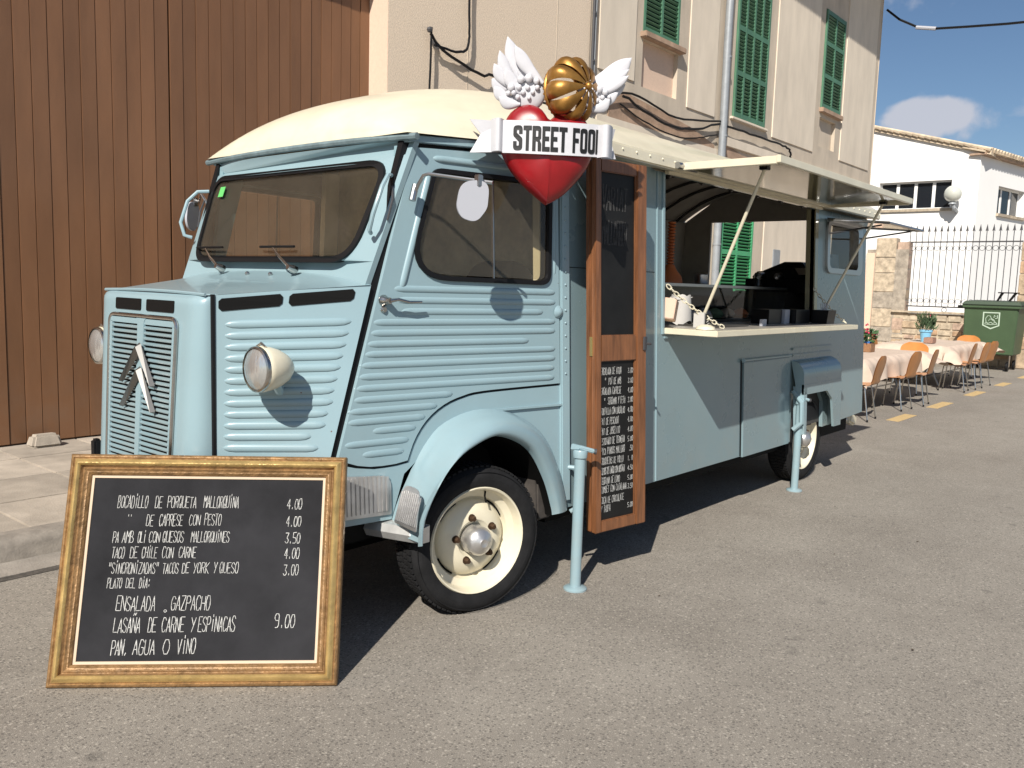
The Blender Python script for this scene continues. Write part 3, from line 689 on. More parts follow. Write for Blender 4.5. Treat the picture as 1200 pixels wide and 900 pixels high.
def rib(m, x0, x1, z0, z1, hh, dp_, fn, seg=7, taper=.05):
    """pressed swage with pointed ends"""
    Lr = math.hypot(x1 - x0, z1 - z0); nu = 14; us = []
    for i in range(nu + 1):
        t = .5 - .5 * math.cos(PI * i / nu); us.append(t)
    ta = taper / max(Lr, 1e-3)
    ux, uz = (x1 - x0) / Lr, (z1 - z0) / Lr
    vs_ = []; fs = []
    us = [0, ta * .15, ta * .45, ta, .5, 1 - ta, 1 - ta * .45, 1 - ta * .15, 1]
    sz = [0.02, .5, .85, 1, 1, 1, .85, .5, .02]
    for t, s_ in zip(us, sz):
        for j in range(seg + 1):
            a = PI * j / seg; d = math.cos(a) * hh / 2 * s_; w = (math.sin(a) ** .9) * dp_ * s_
            vs_.append(fn(x0 + (x1 - x0) * t - uz * d, z0 + (z1 - z0) * t + ux * d, w))
    n = seg + 1
    for i in range(len(us) - 1):
        for j in range(seg): fs.append((i * n + j, i * n + j + 1, (i + 1) * n + j + 1, (i + 1) * n + j))
    m.raw(vs_, fs)
def make_door(fn, near):
    d = part(MB().plate([door_lp, inset(dwin, .0)], fn, .006, -.03), 'cab_door', paint, smooth=False)
    m = MB()
    for i, (a, b, z) in enumerate(RIBS):
        x0_ = a
        rib(m, x0_, b, z, z, .035, .0125, fn)
    m.build('pressed_rib', paint, d)
    MB().plate([inset(dwin, -.008), inset(dwin, .014)], fn, .020, -.035).build('window_seal', rubber, d, bevel=.004)
    MB().plate([inset(dwin, .02)], fn, .004, -.002).build('window_glass', glass, d, smooth=False)
    m = MB(); m.plate([rect(3.13, 1.6, 3.136, 2.07)], fn, .007, -.004)
    m.build('sliding_glass_edge', steel, d, smooth=False)
    m = MB()
    rib(m, 2.79, 3.50, 2.135, 2.142, .035, .018, fn)
    rib(m, 2.775, 2.615, 2.07, 1.535, .035, .016, fn)
    rib(m, 3.522, 3.522, 1.62, 2.08, .022, .010, fn)
    m.build('swage', paint, d)
    # lever handle
    h = MB(); p = fn(2.525, 1.487, 0); sgn = -1 if near else 1
    h.lathe([(.026, 0), (.026, .01), (.018, .022), (.014, .05)], fn(2.525, 1.487, 0), (0, sgn, 0), 14)
    h.tube([fn(2.525, 1.487, .05), fn(2.56, 1.494, .058), fn(2.62, 1.482, .055), fn(2.685, 1.484, .052)], .009, 8, r2=.005)
    h.lathe([(.016, 0), (.012, .012)], fn(2.522, 1.447, .006), (0, sgn, 0), 10)
    h.build('door_handle', chrome, d)
    MB().lathe([(.035, 0), (.02, .016), (.003, .022)], fn(3.545, 1.44, .006), (0, sgn, 0), 12).build('hinge_cover', paint, d)
    return d
make_door(dfn, True); make_door(dfr, False)
# black seam round the doors, cab structure behind them
def structure(fn, far=False):
    seam = [(2.664, 2.23), (3.557, 2.262)] + [(x + .006, z - .011) for x, z in reversed(ARC)] + [(2.57, .743), (2.50, .740), (2.44, .743), (2.38, .754), (2.32, .773), (2.28, .795), (2.255, .835)]
    part(MB().plate([seam, inset(dwin, -.02)], fn, -.012, -.045), 'door_seal', rubber, smooth=False)
    # rear post with rivets
    post = part(MB().plate([rect(3.562, .44, 3.622, 2.27)], fn, .012, -.05), 'rear_post', paint, smooth=False, bevel=.006)
    m = MB()
    for i in range(17): m.ball(fn(3.588, 1.12 + i * .066, .013), .006, 8)
    o = m.build('rivets', paint, post); o['kind'] = 'stuff'
    # lower cab side under the door
    lower = [(2.10, .60), (2.20, .80), (2.27, .783), (2.38, .752), (2.47, .738), (2.57, .741)] + [(x + .008, z - .013) for x, z in ARC] + [(3.575, 1.058), (3.60, .42), (3.50, .42), (3.45, .62), (3.3, .80), (3.03, .88), (2.8, .84), (2.62, .70), (2.55, .50), (2.15, .50)]
    part(MB().plate([lower], fn, -.004, -.03), 'lower_cab_panel', paint, smooth=False)
    m = MB(); m.plate([rect(3.05, .952, 3.575, .962)], fn, .010, -.01); part(m, 'wing_flange', paint, smooth=False)
    # header above door + drip rail
    part(MB().plate([[(2.655, 2.19), (3.60, 2.235), (3.60, 2.275), (2.655, 2.222)]], fn, .022, -.05), 'drip_rail', paint, smooth=False, bevel=.004)
    # front pillar shown through glass
    part(MB().plate([[(2.60, 1.56), (2.655, 1.56), (2.80, 2.10), (2.80, 2.18), (2.66, 2.18)]], fn, -.045, -.08), 'front_pillar', paint_matt, smooth=False)
    part(MB().plate([[(3.475, 1.05), (3.60, 1.05), (3.60, 2.25), (3.475, 2.25)]], fn, -.046, -.09), 'inner_pillar', cream, smooth=False)
structure(dfn); structure(dfr, True)
# ---- windscreen panel
def xs(y, z): return 2.44 + .36 * (z - 1.66) + .05 * (abs(y - YC) / .8) ** 5
def wfn(y, z, w): return V((xs(y, z) - w, y, z))
hw0, hw1 = .800, .810
scr_out = [(YC - .770, 1.535), (YC + .770, 1.535), (YC + hw1, 2.2), (YC - hw1, 2.2)]
ws = rloop([(YC - .655, 1.66), (YC + .655, 1.66), (YC + .715, 2.105), (YC - .715, 2.105)], [.15, .13, .1, .1], 8)
part(MB().plate([scr_out, ws], wfn, 0, -.03, sub=.06), 'windscreen_panel', paint, ang=50)
sl_ = part(MB().plate([inset(ws, -.012), inset(ws, .016)], wfn, .014, -.035), 'windscreen_seal', rubber, bevel=.005)
part(MB().plate([inset(ws, .02)], wfn, .004, -.002), 'windscreen_glass', glass, smooth=False)
part(MB().plate([rect(YC + .56, 2.00, YC + .615, 2.055)], wfn, .008, .006), 'inspection_sticker', sticker_g, smooth=False)
# drip rail over the windscreen, gently bowed
pts = [(2.635 + .02 * (abs(t) ** 3), YC + t * .86, 2.222 - .012 * t * t) for t in [i / 8 - 1 for i in range(17)]]
part(MB().tube(pts, .016, 8), 'front_drip_rail', mat('worn_blue_rail', (.16, .22, .24), .5, var=.3, vscale=20))
# wipers
for yy, le in ((YC + .34, .16), (YC - .28, .17)):
    a = wfn(yy - .02, 1.615, .03); b = wfn(yy + .17, 1.715, .035)
    wp = part(MB().lathe([(.018, 0), (.02, .02), (.012, .05)], wfn(yy - .02, 1.61, 0), (-1, 0, .3), 10).tube([a, a.lerp(b, .5) + V((-.012, 0, .004)), b], .009, 8, r2=.004), 'wiper_arm', chrome)
    MB().tube([wfn(yy + .02, 1.722, .022), wfn(yy + .17, 1.722, .026), wfn(yy + .30, 1.722, .022)], .006, 6).build('wiper_blade', rubber, wp)
# ---- bonnet, nose and grille
NX = 1.895
def nose_side(s, z):     # side panel of the nose, s 0..1 from front seam to pillar
    x1 = Ax(z) - .012; y1 = 2.895 + .01 * (1.5 - z)
    return V((NX + (x1 - NX) * s, 3.228 + (y1 - 3.228) * s, z))
def top_z(s): return 1.492 + .062 * s
def nfn(s, z, w):
    p = nose_side(s, z); q = nose_side(min(1, s + .01), z) - nose_side(max(0, s - .01), z); n = V((q.y, -q.x, 0)).normalized()
    if n.y > 0: n = -n
    return p + n * w
for sgn, nm in ((0, 'near'), (1, 'far')):
    fx_ = (lambda p: p) if sgn == 0 else mir
    m = MB().grid(lambda a, b: fx_(nfn(a, .52 + (top_z(a) - .52) * b, 0)), 12, 14); pn = part(m, 'nose_side_panel', paint)
    m = MB()
    rz_ = [1.373 - i * .0472 for i in range(12)]
    ends = [.925, .925, .925, .92, .92, .915, .91, .92, .90, .90, .80, .88]
    for z, e in zip(rz_, ends): rib(m, .085, e, z, z + .02 * (z - .85) / .5, .033, .0085, lambda a, b, w: fx_(nfn(a, b, w)), taper=.1)
    m.build('pressed_rib', paint, pn)
    for (s0, s1) in ((.045, .445), (.485, .905)):
        lp = rloop([(s0, top_z(s0) - .066), (s1, top_z(s1) - .066), (s1, top_z(s1) - .014), (s0, top_z(s0) - .014)], .0)
        c_ = [(s0 + .02, lp[0][1]), (s1 - .02, lp[1][1]), (s1, lp[1][1] + .012), (s1, lp[2][1] - .012), (s1 - .02, lp[2][1]), (s0 + .02, lp[3][1]), (s0, lp[3][1] - .012), (s0, lp[0][1] + .012)]
        MB().plate([c_], lambda a, b, w: fx_(nfn(a, b, w)), .004, -.004).build('air_vent', black, pn, smooth=False)
# bonnet top
def bonnet(a, b):        # a front->rear, b right->left
    hw = .445 + (.79 - .445) * a; t = b * 2 - 1; x = 1.885 + (2.46 - 1.885) * a
    return V((x, YC + t * hw, 1.492 + .062 * a + (.008 + .014 * a) * (1 - t * t) + .03 * max(0, a - .8) / .2 * (1 - t ** 4)))
part(MB().grid(bonnet, 10, 14), 'bonnet_top', paint)
part(MB().tube([bonnet(0, i / 10) + V((-.012, 0, .002)) for i in range(11)], .007, 6), 'bonnet_lip', paint)
m = MB()
for t in (.42, .55): m.ball(bonnet(.9, t) + V((0, 0, .006)), .012, 8)
part(m, 'washer_jet', chrome)
def xf(z): return 1.800 + (z - .75) * .055
def facesec(t, z):       # t -1..1 around nose plan
    a = abs(t); s_ = 1 if t > 0 else -1; hw = .455
    if a < .7: return V((xf(z), YC + s_ * a / .7 * (hw - .10), z))
    k = (a - .7) / .3 * PI / 2
    return V((xf(z) + (NX - xf(z)) * (1 - math.cos(k)), YC + s_ * (hw - .10 + .10 * math.sin(k)), z))
def facefn(a, b):
    z = .56 + (1.498 - .56) * b; p = facesec(a * 2 - 1, min(z, 1.5)); k = max(0, (z - 1.455) / .043)
    p.x += .05 * (1 - math.sqrt(max(0, 1 - min(1, k) ** 2))); return p
nose = part(MB().grid(facefn, 40, 60), 'nose_cowl', paint, ang=60)
for s_ in (-1, 1): part(MB().tube([(NX + .004, YC + s_ * .458, .56), (NX + .004, YC + s_ * .458, 1.497)], .0095, 6), 'bonnet_seam', rubber)
def gf(y, z, w): return V((xf(z) - w, y, z))
grp = part(MB().plate([rloop([(YC - .288, .60), (YC + .288, .60), (YC + .300, 1.378), (YC - .300, 1.378)], [0, 0, .04, .04])], gf, .003, -.004), 'grille', black, smooth=False)
gl_out = rloop([(YC - .285, .60), (YC - .302, 1.388), (YC + .302, 1.388), (YC + .285, .60)], [0, .045, .045, 0])
MB().tube([gf(a, b, .009) for a, b in gl_out], .009, 8).build('chrome_surround', chrome, grp)
sl1 = None
MB().plate([[(YC - .016, .6), (YC + .016, .6), (YC + .03, 1.36), (YC + .045, 1.378), (YC - .045, 1.378), (YC - .03, 1.36)]], gf, .0145, .001).build('centre_bar', paint, grp, smooth=False, bevel=.002)
m = MB(); m.plate([[(YC - .29, 1.352), (YC + .29, 1.352), (YC + .29, 1.376), (YC - .29, 1.376)]], gf, .012, .001).build('top_strip', paint, grp, smooth=False)
m = MB()
for s_ in (-1, 1): m.plate([[(YC + s_ * .262, .6), (YC + s_ * .284, .6), (YC + s_ * .294, 1.36), (YC + s_ * .272, 1.36)]], gf, .012, .001)
m.build('side_strip', paint, grp, smooth=False)
for i in range(32):
    z = 1.334 - i * .0232
    for s_ in (-1, 1):
        hwz = .272 - (1.36 - z) * .012
        if sl1 is None or True:
            y0, y1 = YC + s_ * .02, YC + s_ * hwz
            c_ = gf((y0 + y1) / 2, z + .004, .006)
            if sl1 is None: sl1 = MB().box((0, 0, 0), (.017, abs(y1 - y0) + .004, .0090), Matrix.Rotation(math.radians(-20), 3, 'Y')).build('slat', paint, grp, local=True, smooth=False, bevel=.0015); q = sl1
            else: q = share(sl1, grp)
            q.location = WM[grp.name].inverted() @ c_
for (apx, apz, tz, dy) in ((3.650, 1.270, 1.092, .012), (3.650, 1.166, .980, .012)):
    ch = MB()
    for s_, ty in ((1, 3.797), (-1, 3.514)):
        a0 = V((1.786, apx, apz)); t = V((1.778, ty, tz)); ax = (t - a0).normalized(); pn_ = V((0, -ax.z, ax.y)) * (1 if s_ > 0 else -1)
        wA, wB = .022, .008
        pts_ = [a0 + V((0, 0, .004)), a0 + V((0, s_ * wA * .5, -.002)), t + V((0, s_ * wB, .006)), t + V((0, 0, -.006)), t - V((0, s_ * wB, 0)), a0 + V((0, -s_ * .0, -wA * 1.9))]
        base = [p + V((.012, 0, 0)) for p in pts_]; mid = [a0 + V((-.010, s_ * .004, -.015)), t + V((-.008, 0, .002))]
        q = base + mid
        ch.raw(q, [(0, 1, 6), (1, 2, 7, 6), (2, 3, 7), (3, 4, 7), (4, 5, 6, 7), (5, 0, 6), (5, 4, 3, 2, 1, 0)])
    ch.build('chevron', chevron_m, grp, smooth=False)
for s_ in (-1, 1):
    y0 = YC + s_ * .025; y1 = YC + s_ * .262
    lp = rloop([(min(y0, y1), 1.412), (max(y0, y1), 1.412), (max(y0, y1), 1.463), (min(y0, y1), 1.463)], .010)
    MB().plate([lp], gf, .004, -.004).build('air_vent', mat('vent_mesh', (.006, .006, .006), .6, spec=.2), nose, smooth=False)
part(MB().bb((1.80, YC + .44, .68), (1.84, YC + .49, .775)), 'overrider', rubber, bevel=.01)
# headlamps
for s_ in (-1, 1):
    c_ = V((1.945, YC + s_ * .705, 1.205))
    hl = part(MB().lathe([(.088, 0), (.094, .01), (.093, .03), (.088, .06), (.077, .095), (.058, .13), (.034, .155), (.012, .167), (.001, .169)], c_, (1, 0, 0), 32), 'headlight', cream)
    MB().lathe([(.085, -.012), (.0925, -.008), (.094, .004), (.090, .012)], c_, (1, 0, 0), 32, cap=False).build('bezel', chrome, hl)
    MB().lathe([(.002, -.03), (.03, -.028), (.06, -.02), (.085, -.006)], c_, (1, 0, 0), 32).build('lens', lamp_glass, hl)
    b = V((2.12, YC + s_ * .60, 1.13))
    MB().tube([c_ + V((.09, 0, -.07)), c_ + V((.12, -s_ * .02, -.10)), b], .018, 8).build('bracket', paint, hl)
    MB().tube([c_ + V((.02, -s_ * .03, .09)), c_ + V((.02, -s_ * .0, .105)), c_ + V((.02, s_ * .03, .09))], .006, 6).build('clip', chrome, hl)
# ---- front wings
O = [(2.545, .44), (2.566, .531), (2.645, .68), (2.726, .815), (2.836, .915), (3.033, .968), (3.242, .938), (3.408, .842), (3.523, .68), (3.599, .46), (3.61, .40)]
I = [(2.500, .44), (2.507, .547), (2.571, .656), (2.674, .762), (2.81, .835), (3.015, .870), (3.245, .782), (3.392, .606), (3.470, .44), (3.480, .40)]
Or, Ir = resamp(O, 40), resamp(I, 40); YI = 2.585
def wing(a, b, fx_):
    i = min(40, int(round(a * 40))); o = Or[i]; q = Ir[i]
    yo = doorY(o[0], o[1]) + .012; t = b
    cx = o[0] * .7 + q[0] * .3; cz = o[1] * .75 + q[1] * .25
    if t <= .85:
        t /= .85
        p = V((o[0], yo, o[1])) * (1 - t) ** 2 + V((cx, YI - .012, cz)) * 2 * t * (1 - t) + V((q[0], YI, q[1])) * t * t
    else:
        k = (t - .85) / .15; p = V((q[0] + .012 * k * (1 if q[0] < 3 else -1), YI + .035 * k, q[1] - .012 * k))
    return fx_(p)
def arch_in(a, b):
    i = min(40, int(round(a * 40))); q = Ir[i]; o = Or[i]; k = min(1, b / .5)
    return V((q[0] + (o[0] - q[0] + .03) * k * (1 if q[0] < 3 else 0) + .032 * (1 if q[0] < 3 else -.6), YI + .03 + .24 * b / .5, q[1] - .012))
for s_, fx_ in ((0, lambda p: p), (1, mir)):
    wg = part(MB().grid(lambda a, b: wing(a, b, fx_), 40, 14), 'front_wing', paint, ang=70)
    # dark inner arch
    m = MB().grid(lambda a, b: fx_(arch_in(a, b)), 40, 2)
    m.build('inner_arch', black, wg)
    # ribbed stone guards
    def guard(lp, fn, n, par, vert=True):
        g = MB().plate([lp], fn, .006, 0).build('stone_guard', alu, par, bevel=.002)
        xs_ = [p[0] for p in lp]; zs_ = [p[1] for p in lp]; m2 = MB()
        x0_, x1_ = min(xs_), max(xs_); z0_, z1_ = min(zs_), max(zs_)
        for k in range(n):
            u = x0_ + (x1_ - x0_) * (k + 1) / (n + 1); top = z1_ - .02 - .02 * (abs(2 * (k + 1) / (n + 1) - 1) ** 4)
            a = (x1_ - x0_) / (n + 1) * .33
            m2.plate([rect(u - a, z0_ + .02, u + a, top)], fn, .011, .004)
        m2.build('guard_ribs', alu, g, smooth=False, bevel=.0015)
    gfn1 = lambda u, z, w: fx_(V((2.484 + (u - 2.585) * .17 - w + .34 * max(0, z - .535) ** 1.0, u, z)))
    guard(rloop([(2.60, .500), (2.775, .505), (2.765, .675), (2.635, .672)], [.01, .01, .05, .05], 4), gfn1, 11, wg)
    lowfn = lambda u, z, w: fx_(dfn(u, z, w + .0))
    guard(rloop([(2.20, .535), (2.545, .525), (2.545, .70), (2.20, .735)], [.01, .01, .05, .02], 4), lowfn, 15, wg)
# bumper: polished bar wrapping from the nose back to the wing
bp_ = [(1.70, YC), (1.71, YC - .35), (1.80, YC - .62), (2.30, 3.17), (2.46, 3.03), (2.505, 2.90), (2.535, 2.79), (2.562, 2.70), (2.585, 2.655)]
for s_, fx_ in ((0, lambda p: p), (1, mir)):
    vs_ = []; fs = []
    for (x, y) in bp_:
        for dx_, dz in ((-.012, .42), (-.03, .455), (-.012, .488), (.03, .495), (.10 if y > 2.75 else .03, .500), (.03, .42)):
            vs_.append(fx_(V((x + dx_, y, dz))))
    n = 6
    for i in range(len(bp_) - 1):
        for j in range(n): fs.append((i * n + j, i * n + (j + 1) % n, (i + 1) * n + (j + 1) % n, (i + 1) * n + j))
    fs += [tuple(range(6)), tuple(range(len(vs_) - 1, len(vs_) - 7, -1))]
    part(MB().raw(vs_, fs), 'bumper', mat('dull_bumper', (.72, .72, .70), .28, .6, var=.2, vscale=10), smooth=False)
# ---- wheels
def wheel(c, yaw, near=True, name='wheel'):
    o = bpy.data.objects.new(name, None); COL.objects.link(o); o.parent = VAN
    M = Matrix.Translation(c) @ Matrix.Rotation(yaw + (0 if near else PI), 4, 'Z')
    o.matrix_local = WM[VAN.name].inverted() @ M; WM[o.name] = M
    # local frame: outward is -Y
    ax = (0, -1, 0)
    ty = MB().lathe([(.262, -.155), (.285, -.175), (.325, -.175), (.345, -.155), (.356, -.13), (.356, -.02), (.346, .006), (.325, .022), (.29, .026), (.266, .016), (.256, .0)], (0, 0, 0), ax, 56, cap=False)
    t_ = ty.build('tyre', tyre_m, o, local=True)
    m = MB()
    for k in range(72):
        a = 2 * PI * k / 72
        for yy in (.022, .058, .094, .128):
            m.box((math.cos(a + (yy * 3 % .04)) * .357, yy - .004, math.sin(a + (yy * 3 % .04)) * .357), (.010, .028, .020), Matrix.Rotation(-a, 3, 'Y'))
    q = m.build('tread_blocks', tyre_m, o, local=True, smooth=False); q['kind'] = 'stuff'
    m = MB()
    for rr in (.300, .335): m.tube([(math.cos(2 * PI * k / 48) * rr, -.0235, math.sin(2 * PI * k / 48) * rr) for k in range(48)], .0022, 5, closed=True)
    m.build('sidewall_bead', tyre_m, o, local=True)
    rm = MB().lathe([(.262, .010), (.257, .018), (.250, .014), (.243, -.002), (.236, -.03), (.205, -.05), (.196, -.075), (.190, -.078), (.187, -.07), (.180, -.055), (.15, -.035), (.12, -.02), (.095, -.022), (.075, -.04), (.04, -.045)], (0, 0, 0), ax, 56, cap=False).build('rim', cream, o, local=True)
    for k in range(4):
        m = MB(); a0 = k * PI / 2 + .45
        pts_ = [(math.cos(a0 + j * .06) * .193, .0675, math.sin(a0 + j * .06) * .193) for j in range(11)]
        m.tube(pts_, .0042, 6); m.build('rim_slot', black, o, local=True)
    for k in range(5):
        m = MB(); a = k * 2 * PI / 5 + .5; cc = (math.cos(a) * .108, .02, math.sin(a) * .108)
        m.lathe([(.015, 0), (.015, .02), (.011, .028)], cc, ax, 6)
        m.lathe([(.019, -.004), (.019, .003)], cc, ax, 12); m.build('wheel_nut', bronze, o, local=True)
    MB().lathe([(.072, -.03), (.071, .014), (.067, .034), (.054, .050), (.028, .060), (.020, .066), (.010, .064), (.001, .062)], (0, 0, 0), ax, 32).build('hub_cap', alu, o, local=True)
    MB().tube([(.06, .03, .225), (.05, .018, .205), (.045, -.002, .18)], .005, 6).build('valve', black, o, local=True)
    return o
wheel((2.945, 2.668, .355), math.radians(-15)); wheel((2.945, 2 * YC - 2.668, .355), math.radians(-12), False)
wheel((7.06, 2.70, .355), 0); wheel((7.06, 2 * YC - 2.70, .355), 0, False)
# mud flap and inner body behind front wheel
part(MB().hexa([(3.40, 2.66, .36), (3.52, 2.66, .36), (3.52, 3.0, .36), (3.40, 3.0, .36), (3.38, 2.66, .62), (3.44, 2.66, .62), (3.44, 3.0, .62), (3.38, 3.0, .62)]), 'mud_flap', mat('rusty_rubber', (.06, .052, .046), .8, var=.4, vscale=12), bevel=.01)
part(MB().bb((2.35, 2.93, .40), (3.58, 4.43, .95)), 'engine_bay', black, smooth=False)
part(MB().bb((3.58, 2.75, .30), (8.25, 4.61, .44)), 'chassis', black, smooth=False)
part(MB().bb((2.5, 3.3, .22), (8.1, 4.06, .32)), 'chassis_beam', black, smooth=False)
for yy in (3.25,): part(MB().tube([(3.9, yy, .27), (8.0, yy, .27)], .035, 8), 'exhaust_pipe', mat('rusty_metal', (.10, .06, .04), .7))
# ---- coach-built body
open_ = rect(4.612, 1.305, 7.03, 2.272)
rwin = rloop(rect(7.30, 1.775, 8.10, 2.165), .07)
arch = rloop([(6.66, .30), (6.66, .70), (6.78, .80), (7.18, .80), (7.28, .66), (7.30, .30)], [0, .05, .08, .12, .03, 0])
side_out = [(3.60, .40), (3.60, 2.29), (8.32, 2.29), (8.32, .475), (7.42, .445), (7.30, .44), (7.30, .66), (7.18, .80), (6.78, .80), (6.62, .72), (6.60, .393)]
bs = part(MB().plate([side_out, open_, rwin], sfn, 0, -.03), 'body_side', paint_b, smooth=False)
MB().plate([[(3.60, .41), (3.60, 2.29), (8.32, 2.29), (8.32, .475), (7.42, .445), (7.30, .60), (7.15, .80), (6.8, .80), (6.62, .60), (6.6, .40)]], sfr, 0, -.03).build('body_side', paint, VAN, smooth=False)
# trims on the flank
m = MB(); m.plate([rect(4.520, .40, 4.533, 2.28)], sfn, .006, -.005); m.plate([rect(4.585, 1.30, 4.612, 2.28)], sfn, .008, -.01)
m.build('edge_trim', paint, bs, smooth=False, bevel=.002)
m = MB(); m.plate([rect(3.63, 1.672, 4.5, 1.676)], sfn, .002, -.005); m.build('panel_joint', rubber, bs, smooth=False)
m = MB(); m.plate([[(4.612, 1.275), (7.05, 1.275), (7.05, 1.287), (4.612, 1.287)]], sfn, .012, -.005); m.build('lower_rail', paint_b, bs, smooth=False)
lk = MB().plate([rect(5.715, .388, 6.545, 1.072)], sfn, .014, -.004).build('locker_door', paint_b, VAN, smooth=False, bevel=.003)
m = MB(); m.plate([rect(5.690, .40, 5.708, 1.088)], sfn, .004, -.004); m.build('locker_gap', rubber, lk, smooth=False)
m = MB(); m.tube([sfn(5.70, 1.088, .012), sfn(6.57, 1.088, .012)], .009, 6); m.tube([sfn(5.70, 1.10, .01), sfn(5.70, 1.075, .02)], .014, 6); m.build('piano_hinge', paint, lk)
m = MB()
for z in (1.075, 1.125): m.plate([[(6.60, z), (7.46, z), (7.46, z + .02), (6.60, z + .02)]], sfn, .016, -.004)
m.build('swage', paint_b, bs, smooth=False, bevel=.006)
# rear wheel box
def rearwing(a, b):
    # b: 0 at top on body, to lower edge
    prof = [(0, 1.045), (.03, 1.04), (.07, 1.02), (.098, .985), (.108, .94), (.108, .80)]
    k = b * 5; i = min(4, int(k)); t = k - i; w = prof[i][0] + (prof[i + 1][0] - prof[i][0]) * t; z = prof[i][1] + (prof[i + 1][1] - prof[i][1]) * t
    return sfn(6.60 + (7.43 - 6.60) * a, z, w)
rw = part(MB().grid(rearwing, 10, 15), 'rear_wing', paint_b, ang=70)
endlp = [(0, .44), (.108, .50), (.108, .94), (.098, .985), (.07, 1.02), (.03, 1.04), (0, 1.045)]
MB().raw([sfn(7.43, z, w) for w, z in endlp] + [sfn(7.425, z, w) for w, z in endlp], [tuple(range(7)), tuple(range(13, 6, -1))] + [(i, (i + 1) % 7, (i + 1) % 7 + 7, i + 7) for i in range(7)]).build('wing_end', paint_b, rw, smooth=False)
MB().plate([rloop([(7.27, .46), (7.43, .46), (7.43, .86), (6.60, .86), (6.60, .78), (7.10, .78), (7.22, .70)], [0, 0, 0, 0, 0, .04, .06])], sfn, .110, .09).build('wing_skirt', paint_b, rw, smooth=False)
MB().raw([sfn(6.60, z, w) for w, z in endlp[1:]] + [], [tuple(range(6))]).build('wing_front', paint, rw, smooth=False)
hk = part(MB().tube([sfn(6.60, .80, .02), sfn(6.58, .72, .10), sfn(6.58, .56, .10), sfn(6.56, .50, .04)], .02, 8), 'grab_hook', paint)
part(MB().hexa([sfn(6.62, .46, .11), sfn(6.62, .46, .02), sfn(6.66, .46, .02), sfn(6.66, .46, .11), sfn(6.60, .84, .11), sfn(6.60, .84, .02), sfn(6.66, .84, .02), sfn(6.66, .84, .11)]), 'wing_stay', paint, smooth=False)
# cab rear hook by front wheel
hk = part(MB().tube([dfn(3.61, .62, .0), dfn(3.63, .62, .05), dfn(3.66, .57, .055), dfn(3.66, .42, .05), dfn(3.62, .38, .01)], .013, 8), 'grab_hook', paint)
# rear window frame and raised flap
rf = part(MB().plate([rloop(rect(7.28, 1.755, 8.17, 2.20), .09), rloop(rect(7.345, 1.80, 8.05, 2.165), .06)], sfn, .022, -.03), 'rear_window', steel, bevel=.004)
MB().plate([rloop(rect(7.33, 1.79, 8.06, 2.17), .06)], sfn, -.02, -.022).build('glass', glass, rf, smooth=False)
fl = part(MB().hexa([(7.26, 2.70, 2.195), (8.20, 2.70, 2.195), (8.20, 2.20, 2.155), (7.26, 2.20, 2.155), (7.26, 2.70, 2.215), (8.20, 2.70, 2.215), (8.20, 2.20, 2.172), (7.26, 2.20, 2.172)]), 'window_flap', mat('smoked_acrylic', (.05, .055, .055), .1, coat=.5), smooth=False)
MB().tube([(7.26, 2.70, 2.195), (7.26, 2.20, 2.16), (8.20, 2.20, 2.16), (8.20, 2.70, 2.195)], .012, 6, closed=True).build('flap_frame', steel, fl)
for x_ in (7.34, 8.14): MB().tube([(x_, 2.70, 2.09), (x_, 2.28, 2.150)], .007, 6).build('flap_stay', iron, fl)
part(MB().plate([rect(7.03, 1.31, 7.10, 2.27)], sfn, .01, -.07), 'hatch_post', cream_s, smooth=False, bevel=.004)
# back wall with open rear window, floor, partition, far wall lining
def rfn(y, z, w): return V((8.30 + w, y, z))
part(MB().plate([[(2.70, .46), (4.66, .46), (4.60, 2.29), (4.2, 2.55), (3.68, 2.66), (3.1, 2.52), (2.76, 2.29)], rect(3.02, 1.575, 4.295, 2.285)], rfn, 0, -.03), 'rear_wall', inner, smooth=False)
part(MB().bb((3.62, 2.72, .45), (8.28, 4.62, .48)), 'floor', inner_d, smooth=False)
part(MB().plate([rect(4.45, .48, 8.26, 2.29)], sfr, -.035, -.05), 'far_lining', inner, smooth=False)
part(MB().plate([[(2.74, .48), (4.62, .48), (4.60, 2.29), (4.2, 2.5), (3.68, 2.6), (3.1, 2.47), (2.78, 2.29)]], lambda y, z, w: V((4.45 + w, y, z)), 0, -.03), 'front_partition', inner, smooth=False)
part(MB().plate([[(2.74, .48), (4.62, .48), (4.60, 1.9), (4.6, 2.29), (2.78, 2.29)]], lambda y, z, w: V((3.66 + w, y, z)), 0, -.03), 'cab_bulkhead', mat('bulkhead', (.42, .38, .28), .6, var=.45, vscale=9, detail=8), smooth=False)  # mottled colour stands in for foliage reflected in the cab glass
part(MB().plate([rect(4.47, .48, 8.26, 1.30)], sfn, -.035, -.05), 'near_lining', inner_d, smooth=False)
# ---- roof
def roofz(x, y):
    t = min(1, abs(y - YC) / 1.09); s_ = max(0, min(1, (x - 2.63) / 1.5))
    H = .40 * (1 - (1 - s_) ** 2.3) ** .46; g = 2.226 + .064 * min(1, (x - 2.63) / 1.2)
    return g, H
def roof(a, b, off=0):
    x = 2.628 + (8.33 - 2.628) * a ** 2; g, H = roofz(x, YC)
    q_ = min(1, max(0, (x - 3.1) / .65)); hw = .825 + .145 * min(1, max(0, (x - 2.632) / .95)) + .10 * q_ * q_ * (3 - 2 * q_)
    t = b * 2 - 1; hw -= off
    kk = max(0, 1 - (x - 2.63) / 1.2); prof = (1 - abs(t) ** (2.3 + kk)) ** (1 - .35 * kk)
    return V((x + off * (1 if a < .01 else 0), YC + t * hw, g + (H - off) * prof + (.0)))
part(MB().grid(lambda a, b: roof(a, b), 60, 40), 'roof', cream, ang=80)
